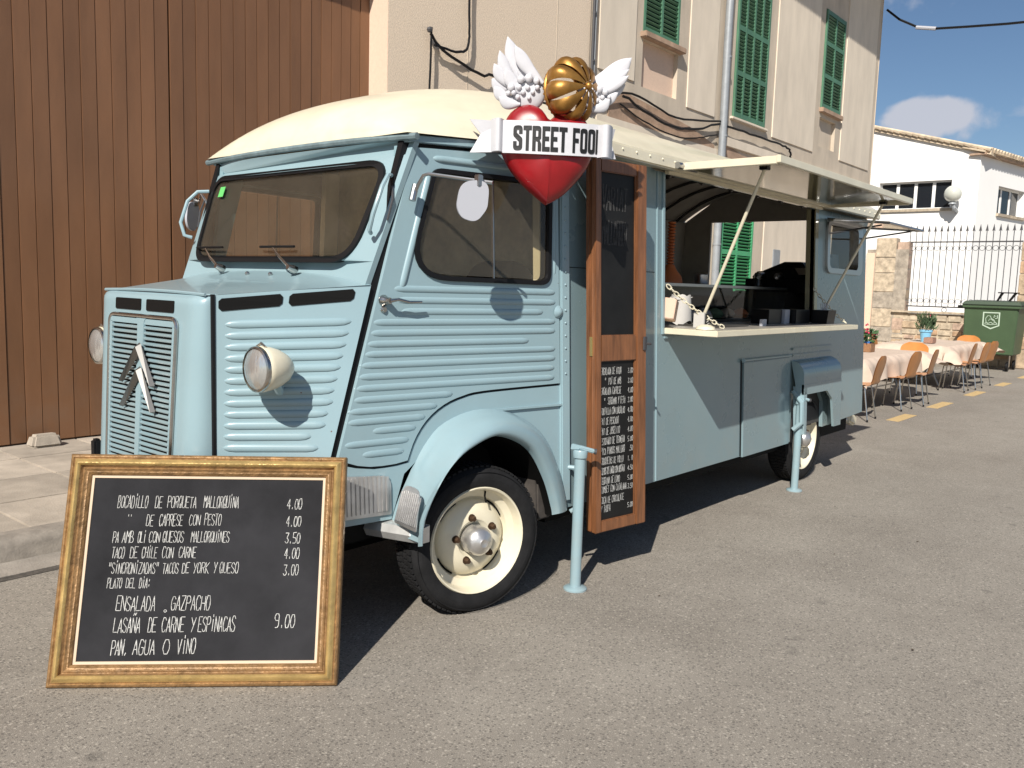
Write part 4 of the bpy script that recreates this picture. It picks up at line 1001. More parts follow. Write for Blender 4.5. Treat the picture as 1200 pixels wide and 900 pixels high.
part(MB().grid(lambda a, b: V((4.46 + (8.28 - 4.46) * a, YC + (b * 2 - 1) * .98, 2.27 + .33 * (1 - abs(b * 2 - 1) ** 2.3))), 8, 24), 'ceiling_lining', inner, ang=80)
m = MB()
for i in range(9):
    x = 4.7 + i * .42
    m.tube([(x, YC + (j / 12 * 2 - 1) * .95, 2.262 + .33 * (1 - abs(j / 12 * 2 - 1) ** 2.3)) for j in range(13)], .014, 5)
part(m, 'roof_bows', mat('roof_bow', (.05, .045, .04), .5))
# cornice strip of body with rivets
cs = part(MB().hexa([(3.60, 2.60, 2.272), (8.33, 2.60, 2.272), (8.33, 2.74, 2.29), (3.60, 2.74, 2.29), (3.60, 2.605, 2.345), (8.33, 2.605, 2.345), (8.33, 2.70, 2.40), (3.60, 2.70, 2.365)]), 'cornice', cream, bevel=.01)
m = MB()
for i in range(34): m.ball((3.68 + i * .14, 2.603, 2.318), .007, 8)
o = m.build('rivets', cream, cs); o['kind'] = 'stuff'
part(MB().hexa([(3.60, 2 * YC - 2.60, 2.272), (8.33, 2 * YC - 2.60, 2.272), (8.33, 2 * YC - 2.74, 2.29), (3.60, 2 * YC - 2.74, 2.29), (3.60, 2 * YC - 2.605, 2.345), (8.33, 2 * YC - 2.605, 2.345), (8.33, 2 * YC - 2.70, 2.40), (3.60, 2 * YC - 2.70, 2.40)]), 'cornice', cream, bevel=.01)
part(MB().tube([(4.52, 2.585, 2.30), (4.75, 2.585, 2.302)], .02, 8), 'cornice_clip', steel)
# ---- serving hatch, counter, struts, chains
hq = [(4.585, 2.70, 2.285), (7.06, 2.70, 2.285), (7.06, 2.0, 2.300), (4.585, 2.0, 2.300)]
hatch = part(MB().hexa([V(p) for p in hq] + [V(p) + V((0, 0, .012)) for p in hq]), 'serving_hatch', cream_s, smooth=False, bevel=.002)
m = MB()
m.bb((4.573, 2.0, 2.276), (4.60, 2.69, 2.320)); m.bb((7.045, 2.0, 2.276), (7.072, 2.69, 2.320)); m.bb((4.573, 1.98, 2.282), (7.072, 2.005, 2.324)); m.bb((4.573, 2.67, 2.262), (7.072, 2.70, 2.314))
m.build('hatch_frame', cream, hatch, bevel=.003)
cn = [(4.612, 2.315, 1.302), (7.06, 2.315, 1.302), (7.06, 3.0, 1.302), (4.612, 3.0, 1.302)]
counter = part(MB().hexa([V(p) for p in cn] + [V(p) + V((0, 0, .036)) for p in cn]), 'serving_counter', cream, smooth=False, bevel=.003)
MB().bb((4.70, 2.36, 1.339), (7.0, 2.95, 1.343)).build('counter_top', mat('grey_laminate', (.30, .28, .25), .35, var=.25, vscale=3), counter, smooth=False)
for a, b in (((4.80, 2.17, 2.285), (4.96, 2.62, 1.345)), ((6.98, 2.17, 2.285), (6.93, 2.60, 1.345))):
    st = part(MB().tube([a, b], .0105, 8), 'hatch_strut', cream)
    MB().box(V(a) + V((0, 0, .004)), (.05, .05, .02)).build('strut_foot', black_g, st, bevel=.003); MB().box(V(b) + V((0, 0, .004)), (.04, .04, .02)).build('strut_foot', black_g, st, bevel=.003)
def chain(a, b, sag, n, r=.011):
    m = MB(); a = V(a); b = V(b); prev = None
    P = [a.lerp(b, i / n) - V((0, 0, sag * 4 * (i / n) * (1 - i / n))) for i in range(n + 1)]
    for i in range(n):
        c_ = (P[i] + P[i + 1]) / 2; d = (P[i + 1] - P[i]); Ln = d.length * .66; d.normalize(); u = d.cross(V((0, 0, 1))).normalized(); w_ = d.cross(u)
        q = u if i % 2 else w_
        m.tube([c_ + d * math.cos(t * PI / 4) * Ln + q * math.sin(t * PI / 4) * r for t in range(8)], .0036, 5, closed=True)
    part(m, 'chain', cream)
chain((4.60, 2.66, 1.60), (4.90, 2.42, 1.35), .02, 15); chain((7.02, 2.68, 1.62), (7.02, 2.40, 1.35), .02, 14)
# seat, steering wheel seen through the cab glass
for y_ in (2.74, 3.75):
    se = part(MB().grid(lambda a, b: V((3.44 + .05 * a - .05 * math.sin(a * PI), y_ + .06 + b * .5, 1.15 + .55 * a - .10 * (2 * b - 1) ** 4)), 10, 10), 'seat_back', black_g, solid=.05)
    MB().bb((3.0, y_ + .05, 1.08), (3.5, y_ + .56, 1.18)).build('seat_cushion', black_g, se, bevel=.03)
part(MB().tube([(2.78 + .12 * math.sin(t * PI / 12), 3.1 + .19 * math.cos(t * PI / 12), 1.52 + .15 * math.sin(t * PI / 12)) for t in range(24)], .011, 8, closed=True), 'steering_wheel', black_g)
part(MB().bb((2.48, 2.95, 1.40), (2.70, 4.40, 1.52)), 'dashboard', paint_matt, bevel=.02)
# mirror by the near door, grab bars
def mirror(fx_):
    mr = MB()
    mr.tube([fx_(p) for p in ((2.655, 2.835, 1.955), (2.648, 2.80, 2.0), (2.645, 2.765, 2.035), (2.655, 2.745, 2.042), (2.790, 2.49, 2.005))], .008, 8)
    mr.tube([fx_(V(p)) for p in ((2.64, 2.83, 1.93), (2.66, 2.83, 2.0))], .016, 10)
    a = mr.build('mirror_arm', steel, VAN)
    cm = V((2.715, 2.535, 1.925)); lp = rloop([(-.054, .080), (-.072, -.030), (-.052, -.075), (.018, -.094), (.066, -.030), (.074, .090)],  .07, 6)
    u = V((.86, -.5, 0)).normalized(); n = V((-.5, -.86, 0)).normalized()
    MB().plate([lp], lambda p, q, w: fx_(cm + u * p + V((0, 0, q)) + n * w), .007, -.007).build('mirror_back', plasticw, a, bevel=.003)
    MB().box(fx_(cm + V((.025, -.01, .085))), (.03, .03, .05)).build('mirror_clamp', steel, a, bevel=.004)
mirror(lambda p: V(p)); mirror(mir)
for fx_ in ((lambda p: V(p)), mir):
    part(MB().tube([fx_(p) for p in ((2.60, 2.925, 2.04), (2.55, 2.89, 2.035), (2.50, 2.87, 1.98), (2.455, 2.875, 1.86), (2.46, 2.905, 1.79), (2.49, 2.93, 1.78))], .010, 8), 'grab_handle', paint)
    part(MB().tube([fx_(p) for p in ((2.585, 2.90, 1.99), (2.57, 2.88, 1.93), (2.55, 2.89, 1.84))], .005, 6), 'windscreen_catch', iron)
# black grime / tow bracket at the tail
tb = part(MB().tube([(8.25, 3.2, .40), (9.3, 3.1, .24)], .025, 8), 'tow_bar', mat('grubby_white', (.62, .60, .55), .5))
MB().box((9.38, 3.09, .24), (.2, .09, .11), Matrix.Rotation(.3, 3, 'Y')).build('tow_coupling', cream, tb, bevel=.02)
# ================================================================== THINGS IN THE TRUCK
IN = 'things on the serving counter and shelves'
def T(m, name, mt, label, cat, group=None, **k): return thing_mesh(m, name, mt, label, cat, group, **k)
# glazed display case just behind the counter
dc = root('display_case', (5.9, 3.0, 1.33), 0, 'long low glazed food display case behind the serving counter', 'display case')
MB().bb((4.70, 2.98, .9), (7.2, 3.5, 1.36)).build('base', black_g, dc, bevel=.005)
MB().bb((4.70, 2.98, 1.60), (7.2, 3.5, 1.62)).build('top', steel, dc, bevel=.004)
MB().bb((4.70, 3.49, 1.36), (7.2, 3.51, 1.60)).build('back_panel', black_g, dc)
MB().bb((4.70, 2.985, 1.36), (7.2, 2.99, 1.60)).build('front_glass', glass_c, dc, smooth=False)
for i, (x, mt, r) in enumerate(((5.15, stone_ms[1], .07), (5.35, orange_p, .06), (5.5, orange_p, .05), (5.75, plasticw, .05), (5.95, plasticw, .05), (6.15, leaf2, .05), (6.35, stone_ms[0], .05), (6.6, orange_p, .045))):
    MB().lathe([(.01, 0), (.05, .0), (.07, .03), (r + .01, .05), (r, .06), (.01, .08)], (x, 3.12, 1.365), (0, 0, 1), 14).build('food_bowl', mt, dc)
# espresso machine silhouetted against the open rear window
cm = root('coffee_machine', (7.6, 3.55, 1.62), 0, 'large black coffee machine silhouetted in the open back window of the truck', 'coffee machine')
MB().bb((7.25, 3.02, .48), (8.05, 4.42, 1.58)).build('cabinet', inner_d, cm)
MB().bb((7.40, 2.86, 1.58), (7.95, 3.47, 1.70)).build('base', black_g, cm, bevel=.01)
MB().hexa([(7.45, 2.86, 1.70), (7.92, 2.86, 1.70), (7.92, 3.44, 1.70), (7.45, 3.44, 1.70), (7.5, 2.86, 1.82), (7.9, 2.86, 1.82), (7.9, 3.42, 1.765), (7.5, 3.42, 1.765)]).build('body', black_g, cm, bevel=.012)
MB().hexa([(7.5, 2.95, 1.80), (7.9, 2.95, 1.80), (7.9, 3.36, 1.77), (7.5, 3.36, 1.77), (7.52, 3.00, 1.855), (7.88, 3.00, 1.855), (7.88, 3.16, 1.855), (7.52, 3.16, 1.855)]).build('hopper', black_g, cm, bevel=.01)
MB().hexa([(7.42, 2.88, 1.74), (7.46, 2.88, 1.74), (7.46, 2.98, 1.74), (7.42, 2.98, 1.74), (7.47, 2.88, 1.80), (7.50, 2.88, 1.80), (7.50, 3.04, 1.80), (7.47, 3.04, 1.80)]).build('steel_panel', steel, cm)
for y_ in (3.15, 3.32): MB().cyl((7.44, y_, 1.73), (7.36, y_, 1.72), .03, seg=12).tube([(7.36, y_, 1.72), (7.28, y_ - .03, 1.705)], .012, 8).build('group_head', steel, cm)
tm = MB().lathe([(.033, 0), (.04, .11), (.038, .11), (.031, .005)], (7.32, 3.3, 1.625), (0, 0, 1), 16)
T(tm, 'drinking_glass', glass_c, 'clear drinking glass standing in front of the coffee machine', 'glass')
# shelf unit with bottles at the left inside
shf = root('shelf_unit', (4.9, 4.3, .48), 0, 'dark shelf unit against the inside wall at the left of the hatch', 'shelf')
MB().bb((4.50, 3.9, 1.48), (8.20, 4.58, 1.52)).build('work_top', steel, shf)
MB().bb((4.50, 3.95, .5), (7.2, 4.55, 1.46)).build('cupboard', inner_d, shf)
MB().bb((4.50, 4.25, 1.90), (5.6, 4.55, 1.92)).build('upper_shelf', inner_d, shf)
MB().bb((5.05, 4.2, 1.52), (5.45, 4.5, 1.78)).build('microwave', mat('grey_appliance', (.16, .17, .18), .35), shf, bevel=.01)
R2 = random.Random(3)
for i, (mt, lb) in enumerate(((glass_d, 'dark glass bottle on the lower shelf inside the truck'), (orange_p, 'orange bottle on the upper shelf inside the truck'), (steel, 'steel bottle on the lower shelf inside the truck'),
                              (black_g, 'black bottle on the upper shelf inside the truck'), (leaf2, 'green bottle on the lower shelf inside the truck'), (plasticw, 'white bottle on the upper shelf inside the truck'))):
    hgt = R2.uniform(.18, .27); z_ = 1.92 if i % 2 else 1.52
    T(MB().lathe([(.028, 0), (.03, .01), (.03, hgt * .6), (.012, hgt * .78), (.011, hgt), (.013, hgt)], (4.64 + i * .14, 4.33, z_), (0, 0, 1), 10), 'bottle', mt, lb, 'bottle', 'bottles on the shelves inside the truck')
so = MB()
for k in range(16): so.lathe([(.012, 0), (.030, .008), (.030, .016), (.012, .024)], (5.70, 3.28, 1.72 + k * .0225), (0, 0, 1), 12)
so.lathe([(.01, 0), (.10, .0), (.09, .05), (.05, .10), (.03, .14)], (5.70, 3.28, 1.622), (0, 0, 1), 16)
T(so, 'orange_press', orange_p, 'tall orange ribbed dispenser just inside the left edge of the hatch', 'dispenser')
for (x, y, z0, rr_, hh, mt, nm, lb, ct) in ((5.15, 3.95, 1.525, .07, .20, steel, 'steel_pot', 'tall steel pot on the work top inside the truck', 'pot'), (5.95, 4.05, 1.525, .06, .14, plasticw, 'white_tub', 'white tub on the work top inside the truck', 'tub'),
        (6.25, 4.0, 1.525, .05, .22, orange_p, 'sauce_bottle', 'orange sauce bottle on the work top inside the truck', 'bottle'), (6.05, 3.2, 1.62, .055, .09, steel, 'steel_bowl', 'steel bowl on top of the glass display case', 'bowl')):
    T(MB().lathe([(rr_ * .9, 0), (rr_, .01), (rr_, hh * .85), (rr_ * .7, hh), (rr_ * .2, hh)], (x, y, z0), (0, 0, 1), 16), nm, mt, lb, ct)
utr = root('utensil_rail', (4.9, 4.56, 2.0), 0, 'rail of hanging steel utensils on the inner wall of the truck', 'utensil rail')
MB().tube([(4.6, 4.53, 2.02), (6.4, 4.53, 2.02)], .008, 6).build('rail', steel, utr)
for k in range(7): MB().tube([(4.8 + k * .2, 4.52, 2.02), (4.8 + k * .2, 4.52, 1.84)], .005, 5).ball((4.8 + k * .2, 4.52, 1.81), .03, 8, (1, .4, 1)).build('utensil', steel, utr)
# paper bag and box at the left end of the counter
bag = MB().grid(lambda a, b: V((5.03 + .085 * math.cos(a * 2 * PI) + .03 * b * math.sin(5 * a), 2.80 + .075 * math.sin(a * 2 * PI), 1.36 + b * .17 + .016 * math.sin(a * 19))), 24, 8).grid(lambda a, b: V((5.03 + .085 * b * math.cos(a * 2 * PI), 2.80 + .075 * b * math.sin(a * 2 * PI), 1.52 + .01 * math.sin(9 * a))), 16, 2)
T(bag, 'paper_bag', paper_w, 'crumpled white paper bag at the left end of the counter', 'bag')
bx = MB().box((4.68, 2.69, 1.45), (.10, .10, .13), Matrix.Rotation(.25, 3, 'Y') @ Matrix.Rotation(.35, 3, 'Z')).build('cardboard_box', mat('peach_card', (.60, .43, .33), .8), None, bevel=.004)
props(bx, 'tilted peach coloured box against the paper bag', 'box')
nb = root('napkin_holder', (4.82, 2.50, 1.343), 0, 'small black and white printed napkin holder near the strut foot', 'napkin holder')
MB().bb((4.78, 2.49, 1.343), (4.88, 2.56, 1.43)).build('holder', ink, nb, bevel=.003)
MB().bb((4.765, 2.487, 1.345), (4.779, 2.558, 1.44)).build('card_edge', paper_w, nb)
m = MB()
for j in range(3): m.tube([(4.79 + .01 * j, 2.486, 1.36 + j * .02), (4.83, 2.486, 1.375 + j * .018), (4.87, 2.486, 1.365 + j * .022)], .0022, 5)
m.build('print', paper_w, nb)
pt = T(MB().lathe([(.001, .03), (.03, .028), (.055, .015), (.06, 0)], (4.70, 2.44, 1.341), (0, 0, 1), 20), 'cream_dome', cream, 'small cream dome shaped lid on the left corner of the counter', 'lid')
for (x0, x1, y0, lab) in ((6.02, 6.26, 2.62, 'low black cutlery caddy, leftmost of the black holders on the counter'), (6.38, 6.66, 2.56, 'wide black holder between two others on the counter')):
    T(MB().bb((x0, y0, 1.343), (x1, y0 + .14, 1.45)), 'caddy', black_g, lab, 'caddy', bevel=.004)
T(MB().bb((6.27, 2.60, 1.343), (6.36, 2.66, 1.45)), 'napkin_stack', plasticw, 'pale napkin stack standing between the black holders', 'napkins', bevel=.003)
ch_ = root('cutlery_holder', (6.75, 2.5, 1.343), 0, 'black pot of white plastic cutlery near the right end of the counter', 'cutlery holder')
MB().hexa([(6.70, 2.44, 1.343), (6.86, 2.44, 1.343), (6.86, 2.56, 1.343), (6.70, 2.56, 1.343), (6.70, 2.43, 1.45), (6.87, 2.43, 1.45), (6.87, 2.57, 1.45), (6.70, 2.57, 1.45)]).build('pot', black_g, ch_)
for k, (dx_, tt) in enumerate(((.02, -.3), (.05, .1), (.08, .2), (.11, -.15), (.14, .3))):
    MB().box((6.71 + dx_, 2.5, 1.46), (.012, .004, .09), Matrix.Rotation(tt, 3, 'Y')).build('fork', plasticw, ch_)
T(MB().bb((5.60, 2.48, 1.343), (5.67, 2.50, 1.39)), 'price_card', plasticw, 'small grey price card standing alone on the counter', 'card', bevel=.001)
T(MB().plate([rloop(rect(4.95, 2.50, 5.45, 2.78), .02)], lambda u, v, w: V((u, v, 1.35 + w)), .003, -.004), 'menu_sheet', mat('dark_sheet', (.06, .055, .05), .3), 'dark laminated menu sheet lying on the counter', 'menu')
bb_ = root('blue_package', (7.75, 2.9, 1.76), 0, 'blue and white package behind the small rear window', 'package')
MB().bb((7.5, 2.80, 1.72), (8.1, 2.98, 1.80)).build('tray', plasticw, bb_); MB().hexa([(7.62, 2.85, 1.80), (8.05, 2.85, 1.80), (8.05, 2.97, 1.80), (7.62, 2.97, 1.80), (7.9, 2.86, 1.94), (8.03, 2.86, 1.94), (8.03, 2.96, 1.94), (7.9, 2.96, 1.94)]).build('bag', mat('pale_blue', (.3, .45, .7), .5), bb_)
# ================================================================== WINGED HEART SIGN
PX = .00413
th = math.radians(43); su = V((math.cos(th), -math.sin(th), 0)); sn = V((-math.sin(th), -math.cos(th), 0)); SC = V((3.255, 2.55, 2.245))
def sg(px, py, w=0.): return SC + su * ((px - 645) * PX * .985) + V((0, 0, (168 - py) * PX * (1.0 - .09 * max(0, min(1, (168 - py) / 90))))) + sn * w
SG = root('heart_sign', tuple(SC), 0, 'red heart sign with white wings, golden crown and STREET FOOD ribbon above the cab', 'sign')
def heart_o(t):          # outline in px round (645,183)
    x = 16 * math.sin(t) ** 3; y = 13 * math.cos(t) - 5 * math.cos(2 * t) - 2 * math.cos(3 * t) - math.cos(4 * t)
    return x / 16 * 52, y
def heart(a, b):
    i = int(round(a * 64)); x, y = HT[i]
    k = math.sin(b * PI / 2); w = .105 * math.cos(b * PI / 2) ** .8 + .02 * (1 - abs(2 * b - 1)) * math.sin(a * 31)* .3
    return sg(642 + (x - 642) * k * 1.04, 178 + (y - 178) * k, w)
HT = resamp([(642, 239), (617, 219), (600, 200), (590, 180), (590, 160), (598, 139), (609, 129), (621, 126), (633, 131), (643, 143), (652, 134), (666, 130), (680, 138), (691, 154), (694, 172), (689, 192), (677, 210), (660, 228), (642, 239)], 64)
hm = MB().grid(heart, 64, 14)
hm.build('heart', red, SG, ang=60)
def heartb(a, b): p = heart(a, b); d = (p - SC).dot(sn); return p - sn * (d * 1.7)
MB().grid(heartb, 64, 10).build('heart_back', red, SG, ang=60)
# crown: ribbed ball of gilt bands on a beaded ring
cc = sg(667, 107, .03); ca = (su * .60 + sn * .76 + V((0, 0, .06))).normalized()   # axis from ring to top boss
cr_ = 32 * PX
for k in range(10):
    a0 = 2 * PI * k / 10
    a_ = ca.orthogonal().normalized(); b_ = ca.cross(a_)
    def band(u, v, a0=a0):
        an = a0 + (u - .5) * .66 * (1 - .38 * v); ph = -.55 + v * (PI / 2 + .50); bul = 1 + .10 * math.sin(v * PI) + .13 * (1 - (2 * u - 1) ** 2) - .04
        rr = math.cos(ph) * cr_ * bul; return cc + (a_ * math.cos(an) + b_ * math.sin(an)) * rr + ca * math.sin(ph) * cr_ * .78
    MB().grid(band, 6, 14).build('crown_band', brass, SG, ang=70)
rp = [cc - ca * cr_ * .42 + (a_ * math.cos(2 * PI * k / 32) + b_ * math.sin(2 * PI * k / 32)) * cr_ * .90 for k in range(32)]
MB().tube(rp, .010, 8, closed=True).build('crown_ring', brass, SG)
m = MB()
for p in rp: m.ball(p - ca * .009, .0075, 6)
o = m.build('crown_beads', brass, SG); o['kind'] = 'stuff'
MB().ball(cc + ca * cr_ * .78, .018, 14).build('crown_boss', brass, SG)
# wings: layered feathers
def feather(m, x0, y0, x1, y1, wd, w0=0., cv=0., wt=.018):
    """tapered leaf-shaped blade from root to tip, in sign pixels"""
    A = V((x0, y0)); B = V((x1, y1)); D = B - A; ln = D.length; d = D.normalized(); nn = V((-d.y, d.x))
    def f(a, b):
        t = a; ww = wd * 1.25 * (math.sin(min(1, t * 1.25 + .22) * PI * .5) if t < .6 else max(.0, 1 - ((t - .6) / .4) ** 2.4)) * .5
        an = b * 2 * PI; c_ = A + d * ln * t + nn * (cv * math.sin(t * PI) + ww * math.cos(an))
        return sg(c_.x, c_.y, w0 + wt * math.sin(an) * (1 - .6 * t) + .02 * t)
    m.grid(f, 16, 12)
LF = [(628, 108, 592, 45, 15), (612, 112, 581, 64, 12), (632, 100, 601, 66, 15), (634, 92, 603, 62, 11), (608, 118, 577, 81, 12), (600, 116, 574, 100, 12), (604, 126, 580, 116, 12), (632, 98, 606, 72, 16), (618, 128, 588, 122, 12), (630, 108, 606, 84, 16)]


pl_ = MB().grid(lambda a, b: sg(618 + 20 * math.cos(a * 2 * PI) * math.sin(b * PI), 112 + 22 * math.sin(a * 2 * PI) * math.sin(b * PI), .03 * math.cos(b * PI)), 20, 12)
lw = pl_.build('left_wing' if False else 'wing', plaster, SG, ang=60)
lw['label'] = 'left white wing, curling upward'
for i, f in enumerate([(622, 112, 592, 44, 15), (606, 108, 583, 62, 11), (634, 100, 600, 56, 13), (632, 104, 604, 74, 14), (602, 108, 577, 78, 12), (612, 116, 590, 84, 12), (598, 108, 575, 97, 13), (602, 122, 577, 108, 12), (608, 127, 583, 121, 12)]):
    mm = MB(); feather(mm, *f, w0=.014 * (i % 3) - .012, cv=-3, wt=.015); mm.build('feather', plaster, lw, ang=70)
m = MB()
RW = random.Random(5)
for i, (x_, y_, r_) in enumerate(((617, 95, 5), (608, 97, 4.5), (626, 98, 4), (597, 108, 4.5), (606, 107, 3.5), (616, 107, 3), (600, 114, 3), (611, 113, 3), (622, 112, 2.6), (605, 119, 3), (594, 115, 3), (618, 119, 2.5), (627, 106, 3))):
    m.ball(sg(x_, y_, .034), r_ * PX, 10)
m.build('curls', plaster, lw)
rwg = MB().grid(lambda a, b: sg(697 + 16 * math.cos(a * 2 * PI) * math.sin(b * PI), 112 + 17 * math.sin(a * 2 * PI) * math.sin(b * PI), .0 + .03 * math.cos(b * PI)), 20, 12).build('wing', plaster, SG, ang=60)
rwg['label'] = 'right white wing, stretched outward'
for i, f in enumerate([(678, 106, 737, 60, 19), (690, 108, 734, 75, 10), (696, 112, 733, 84, 9), (692, 118, 731, 94, 12), (690, 124, 722, 106, 12), (688, 130, 712, 116, 13), (684, 132, 700, 124, 10)]):
    mm = MB(); feather(mm, *f, w0=.014 * (i % 3) - .012, cv=2 if i else 5, wt=.015); mm.build('feather', plaster, rwg, ang=70)
m = MB()
for (x_, y_, r_) in ((699, 104, 4.5), (706, 107, 4), (694, 110, 4), (703, 114, 3), (711, 113, 2.5), (697, 118, 3)): m.ball(sg(x_, y_, .034), r_ * PX, 10)
m.build('curls', plaster, rwg)
# ribbon, swept round the heart
def rib_w(px): return .125 - .055 * ((px - 645) / 58) ** 2
def ribbon(a, b):
    px = 588 + 112 * a; return sg(px, 148.5 + 36 * b + 1.5 * math.sin(a * PI), rib_w(px))
rbn = MB().grid(ribbon, 24, 4).grid(lambda a, b: ribbon(a, b) - sn * .012, 24, 4).build('ribbon', plaster, SG, ang=60)
def tail(P, sgn):        # folded tail with swallow cut
    m = MB(); k = .05
    q = [sg(x, y, w) for x, y, w in P]; m.raw(q + [p - sn * .010 for p in q], [(0, 1, 2, 5), (2, 3, 4, 5), (6, 11, 8, 7), (8, 11, 10, 9)] + [(i, (i + 1) % 6, (i + 1) % 6 + 6, i + 6) for i in range(6)])
    return m
tail([(591, 149, .055), (551, 147, .02), (564, 163, .02), (552, 184, .02), (590, 183, .055), (590.5, 166, .055)], 1).build('ribbon_tail', plaster, SG, smooth=False)
MB().grid(lambda a, b: sg(575 + 15 * a, 147.5 + 36 * b, .055 + .045 * math.sin(a * PI)), 12, 3).build('ribbon_fold', plaster, SG, ang=80)
tail([(704, 151, .05), (722, 149, .0), (718, 166, .0), (724, 183, .0), (704, 185, .05), (704, 168, .05)], 1).build('ribbon_tail', plaster, SG, smooth=False)
MB().grid(lambda a, b: sg(697 + 19 * a, 149.5 + 36 * b, .082 + .05 * math.sin(a * PI) - .03 * a), 12, 3).build('ribbon_fold', plaster, SG, ang=80)
def text_mesh(txt, size, extr=.004, off=.0, sx=1., shear=0.):
    c = bpy.data.curves.new('txt', 'FONT'); c.body = txt; c.size = size; c.extrude = extr; c.offset = off; c.shear = shear; c.resolution_u = 4
    o = bpy.data.objects.new('txt', c); COL.objects.link(o); dg = bpy.context.evaluated_depsgraph_get(); me = bpy.data.meshes.new_from_object(o.evaluated_get(dg))
    vs_ = [V((v.co.x * sx, v.co.y, v.co.z)) for v in me.vertices]; fs = [tuple(p.vertices) for p in me.polygons]
    bpy.data.objects.remove(o); bpy.data.curves.remove(c); bpy.data.meshes.remove(me)
    return vs_, fs
xpos = 599.0
cw_ = {'S': 11.6, 'T': 10.2, 'R': 11.4, 'E': 10.2, 'F': 10.2, 'O': 11.6, 'D': 11.2, ' ': 8.5}
letters = 'STREET FOOD'; ws_ = [11, 10, 11, 9.5, 9.5, 10.5, 5.5, 9.0, 9.6, 9.6, 10]
def block_letter(ch, x0, x1, y0, y1):
    """condensed grotesque capitals drawn in sign pixels; returns loops"""
    w = x1 - x0; s_ = w * .37; h = y1 - y0; t = h * .175; X = lambda v: x0 + v; Y = lambda v: y1 - v
    if ch == 'T': return [[(0, 0), (w, 0), (w, t), (w / 2 + s_ / 2, t), (w / 2 + s_ / 2, h), (w / 2 - s_ / 2, h), (w / 2 - s_ / 2, t), (0, t)]]
    if ch == 'E': return [[(0, 0), (w, 0), (w, t), (s_, t), (s_, h * .41), (w * .88, h * .41), (w * .88, h * .58), (s_, h * .58), (s_, h - t), (w, h - t), (w, h), (0, h)]]
    if ch == 'F': return [[(0, 0), (w, 0), (w, t), (s_, t), (s_, h * .42), (w * .88, h * .42), (w * .88, h * .59), (s_, h * .59), (s_, h), (0, h)]]
    o = rloop([(0, 0), (w, 0), (w, h), (0, h)], w * .42, 5); i = rloop([(s_ * .95, t * .95), (w - s_ * .95, t * .95), (w - s_ * .95, h - t * .95), (s_ * .95, h - t * .95)], w * .14, 4)
    if ch == 'O': return [o, i]
    if ch == 'D': return [rloop([(0, 0), (w, 0), (w, h), (0, h)], [0, w * .42, w * .42, 0], 5), rloop([(s_, t), (w - s_, t), (w - s_, h - t), (s_, h - t)], [0, w * .1, w * .1, 0], 4)]
    if ch == 'R': return [rloop([(0, 0), (w * .96, 0), (w * .96, h * .50), (w * .80, h * .55), (w, h * .70), (w, h), (w - s_, h), (w - s_ * 1.05, h * .62), (s_, h * .60), (s_, h), (0, h)], [0, w * .35, w * .2, 0, w * .2, 0, 0, w * .12, 0, 0, 0], 4),
                            rloop([(s_, t), (w * .64, t), (w * .64, h * .44), (s_, h * .44)], [0, w * .1, w * .1, 0], 3)]
    if ch == 'S':
        return [rloop([(w * .0, 0), (w, 0), (w, h * .34), (w - s_, h * .34), (w - s_, t), (s_, t), (s_, h * .30), (w, h * .52), (w, h), (0, h), (0, h * .64), (s_, h * .64), (s_, h - t), (w - s_, h - t), (w - s_, h * .66), (0, h * .42)],
                      [w * .42, w * .42, 0, 0, w * .1, w * .1, w * .15, w * .3, w * .42, w * .42, 0, 0, w * .1, w * .1, w * .15, w * .3], 4)]
x_ = 599.5
for ch, wv in zip(letters, ws_):
    if ch != ' ':
        lps = block_letter(ch, 0, wv * .90, 0, 27)
        MB().plate(lps, lambda u, v, w, x_=x_: sg(x_ + u, 154.5 + v + 1.2 * math.sin((x_ - 588) / 112 * PI), rib_w(min(x_ + u, 702)) + w), .0035, -.004, sub=2.5).build('letter', ink, rbn, smooth=False)
    x_ += wv
MB().tube([sg(645, 190, -.06), V((3.3, 2.80, 2.25))], .02, 8).build('mount', iron, SG)
# ================================================================== TALL WOODEN MENU DOOR
md = root('menu_door', (3.88, 2.55, 1.2), 0, 'tall pine framed folding blackboard menu fixed to the flank of the truck', 'menu board')
du = V((1519.7, -234.3, 0)).normalized(); dn = V((du.y, -du.x, 0)); MW = .405
def mfn(u, z, w): p = V((3.672, 2.525 + .05 * (z - 1.2), z)) + du * u + dn * w; return p
def mbar(u0, z0, u1, z1, w1=.0, w0=-.034, name='frame_bar'):
    return MB().hexa([mfn(u0, z0, w0), mfn(u1, z0, w0), mfn(u1, z1, w0), mfn(u0, z1, w0), mfn(u0, z0, w1), mfn(u1, z0, w1), mfn(u1, z1, w1), mfn(u0, z1, w1)]).build(name, wood_f, md, smooth=False, bevel=.005)
ZB, ZT, SW, SR = .272, 2.235, .046, .078
mbar(0, ZB, SW, ZT); mbar(MW - SR, ZB, MW, ZT, .001)
for a, b in ((ZB, ZB + .062), (1.185, 1.325), (ZT - .065, ZT)): mbar(SW, a, MW - SR, b, -.003)
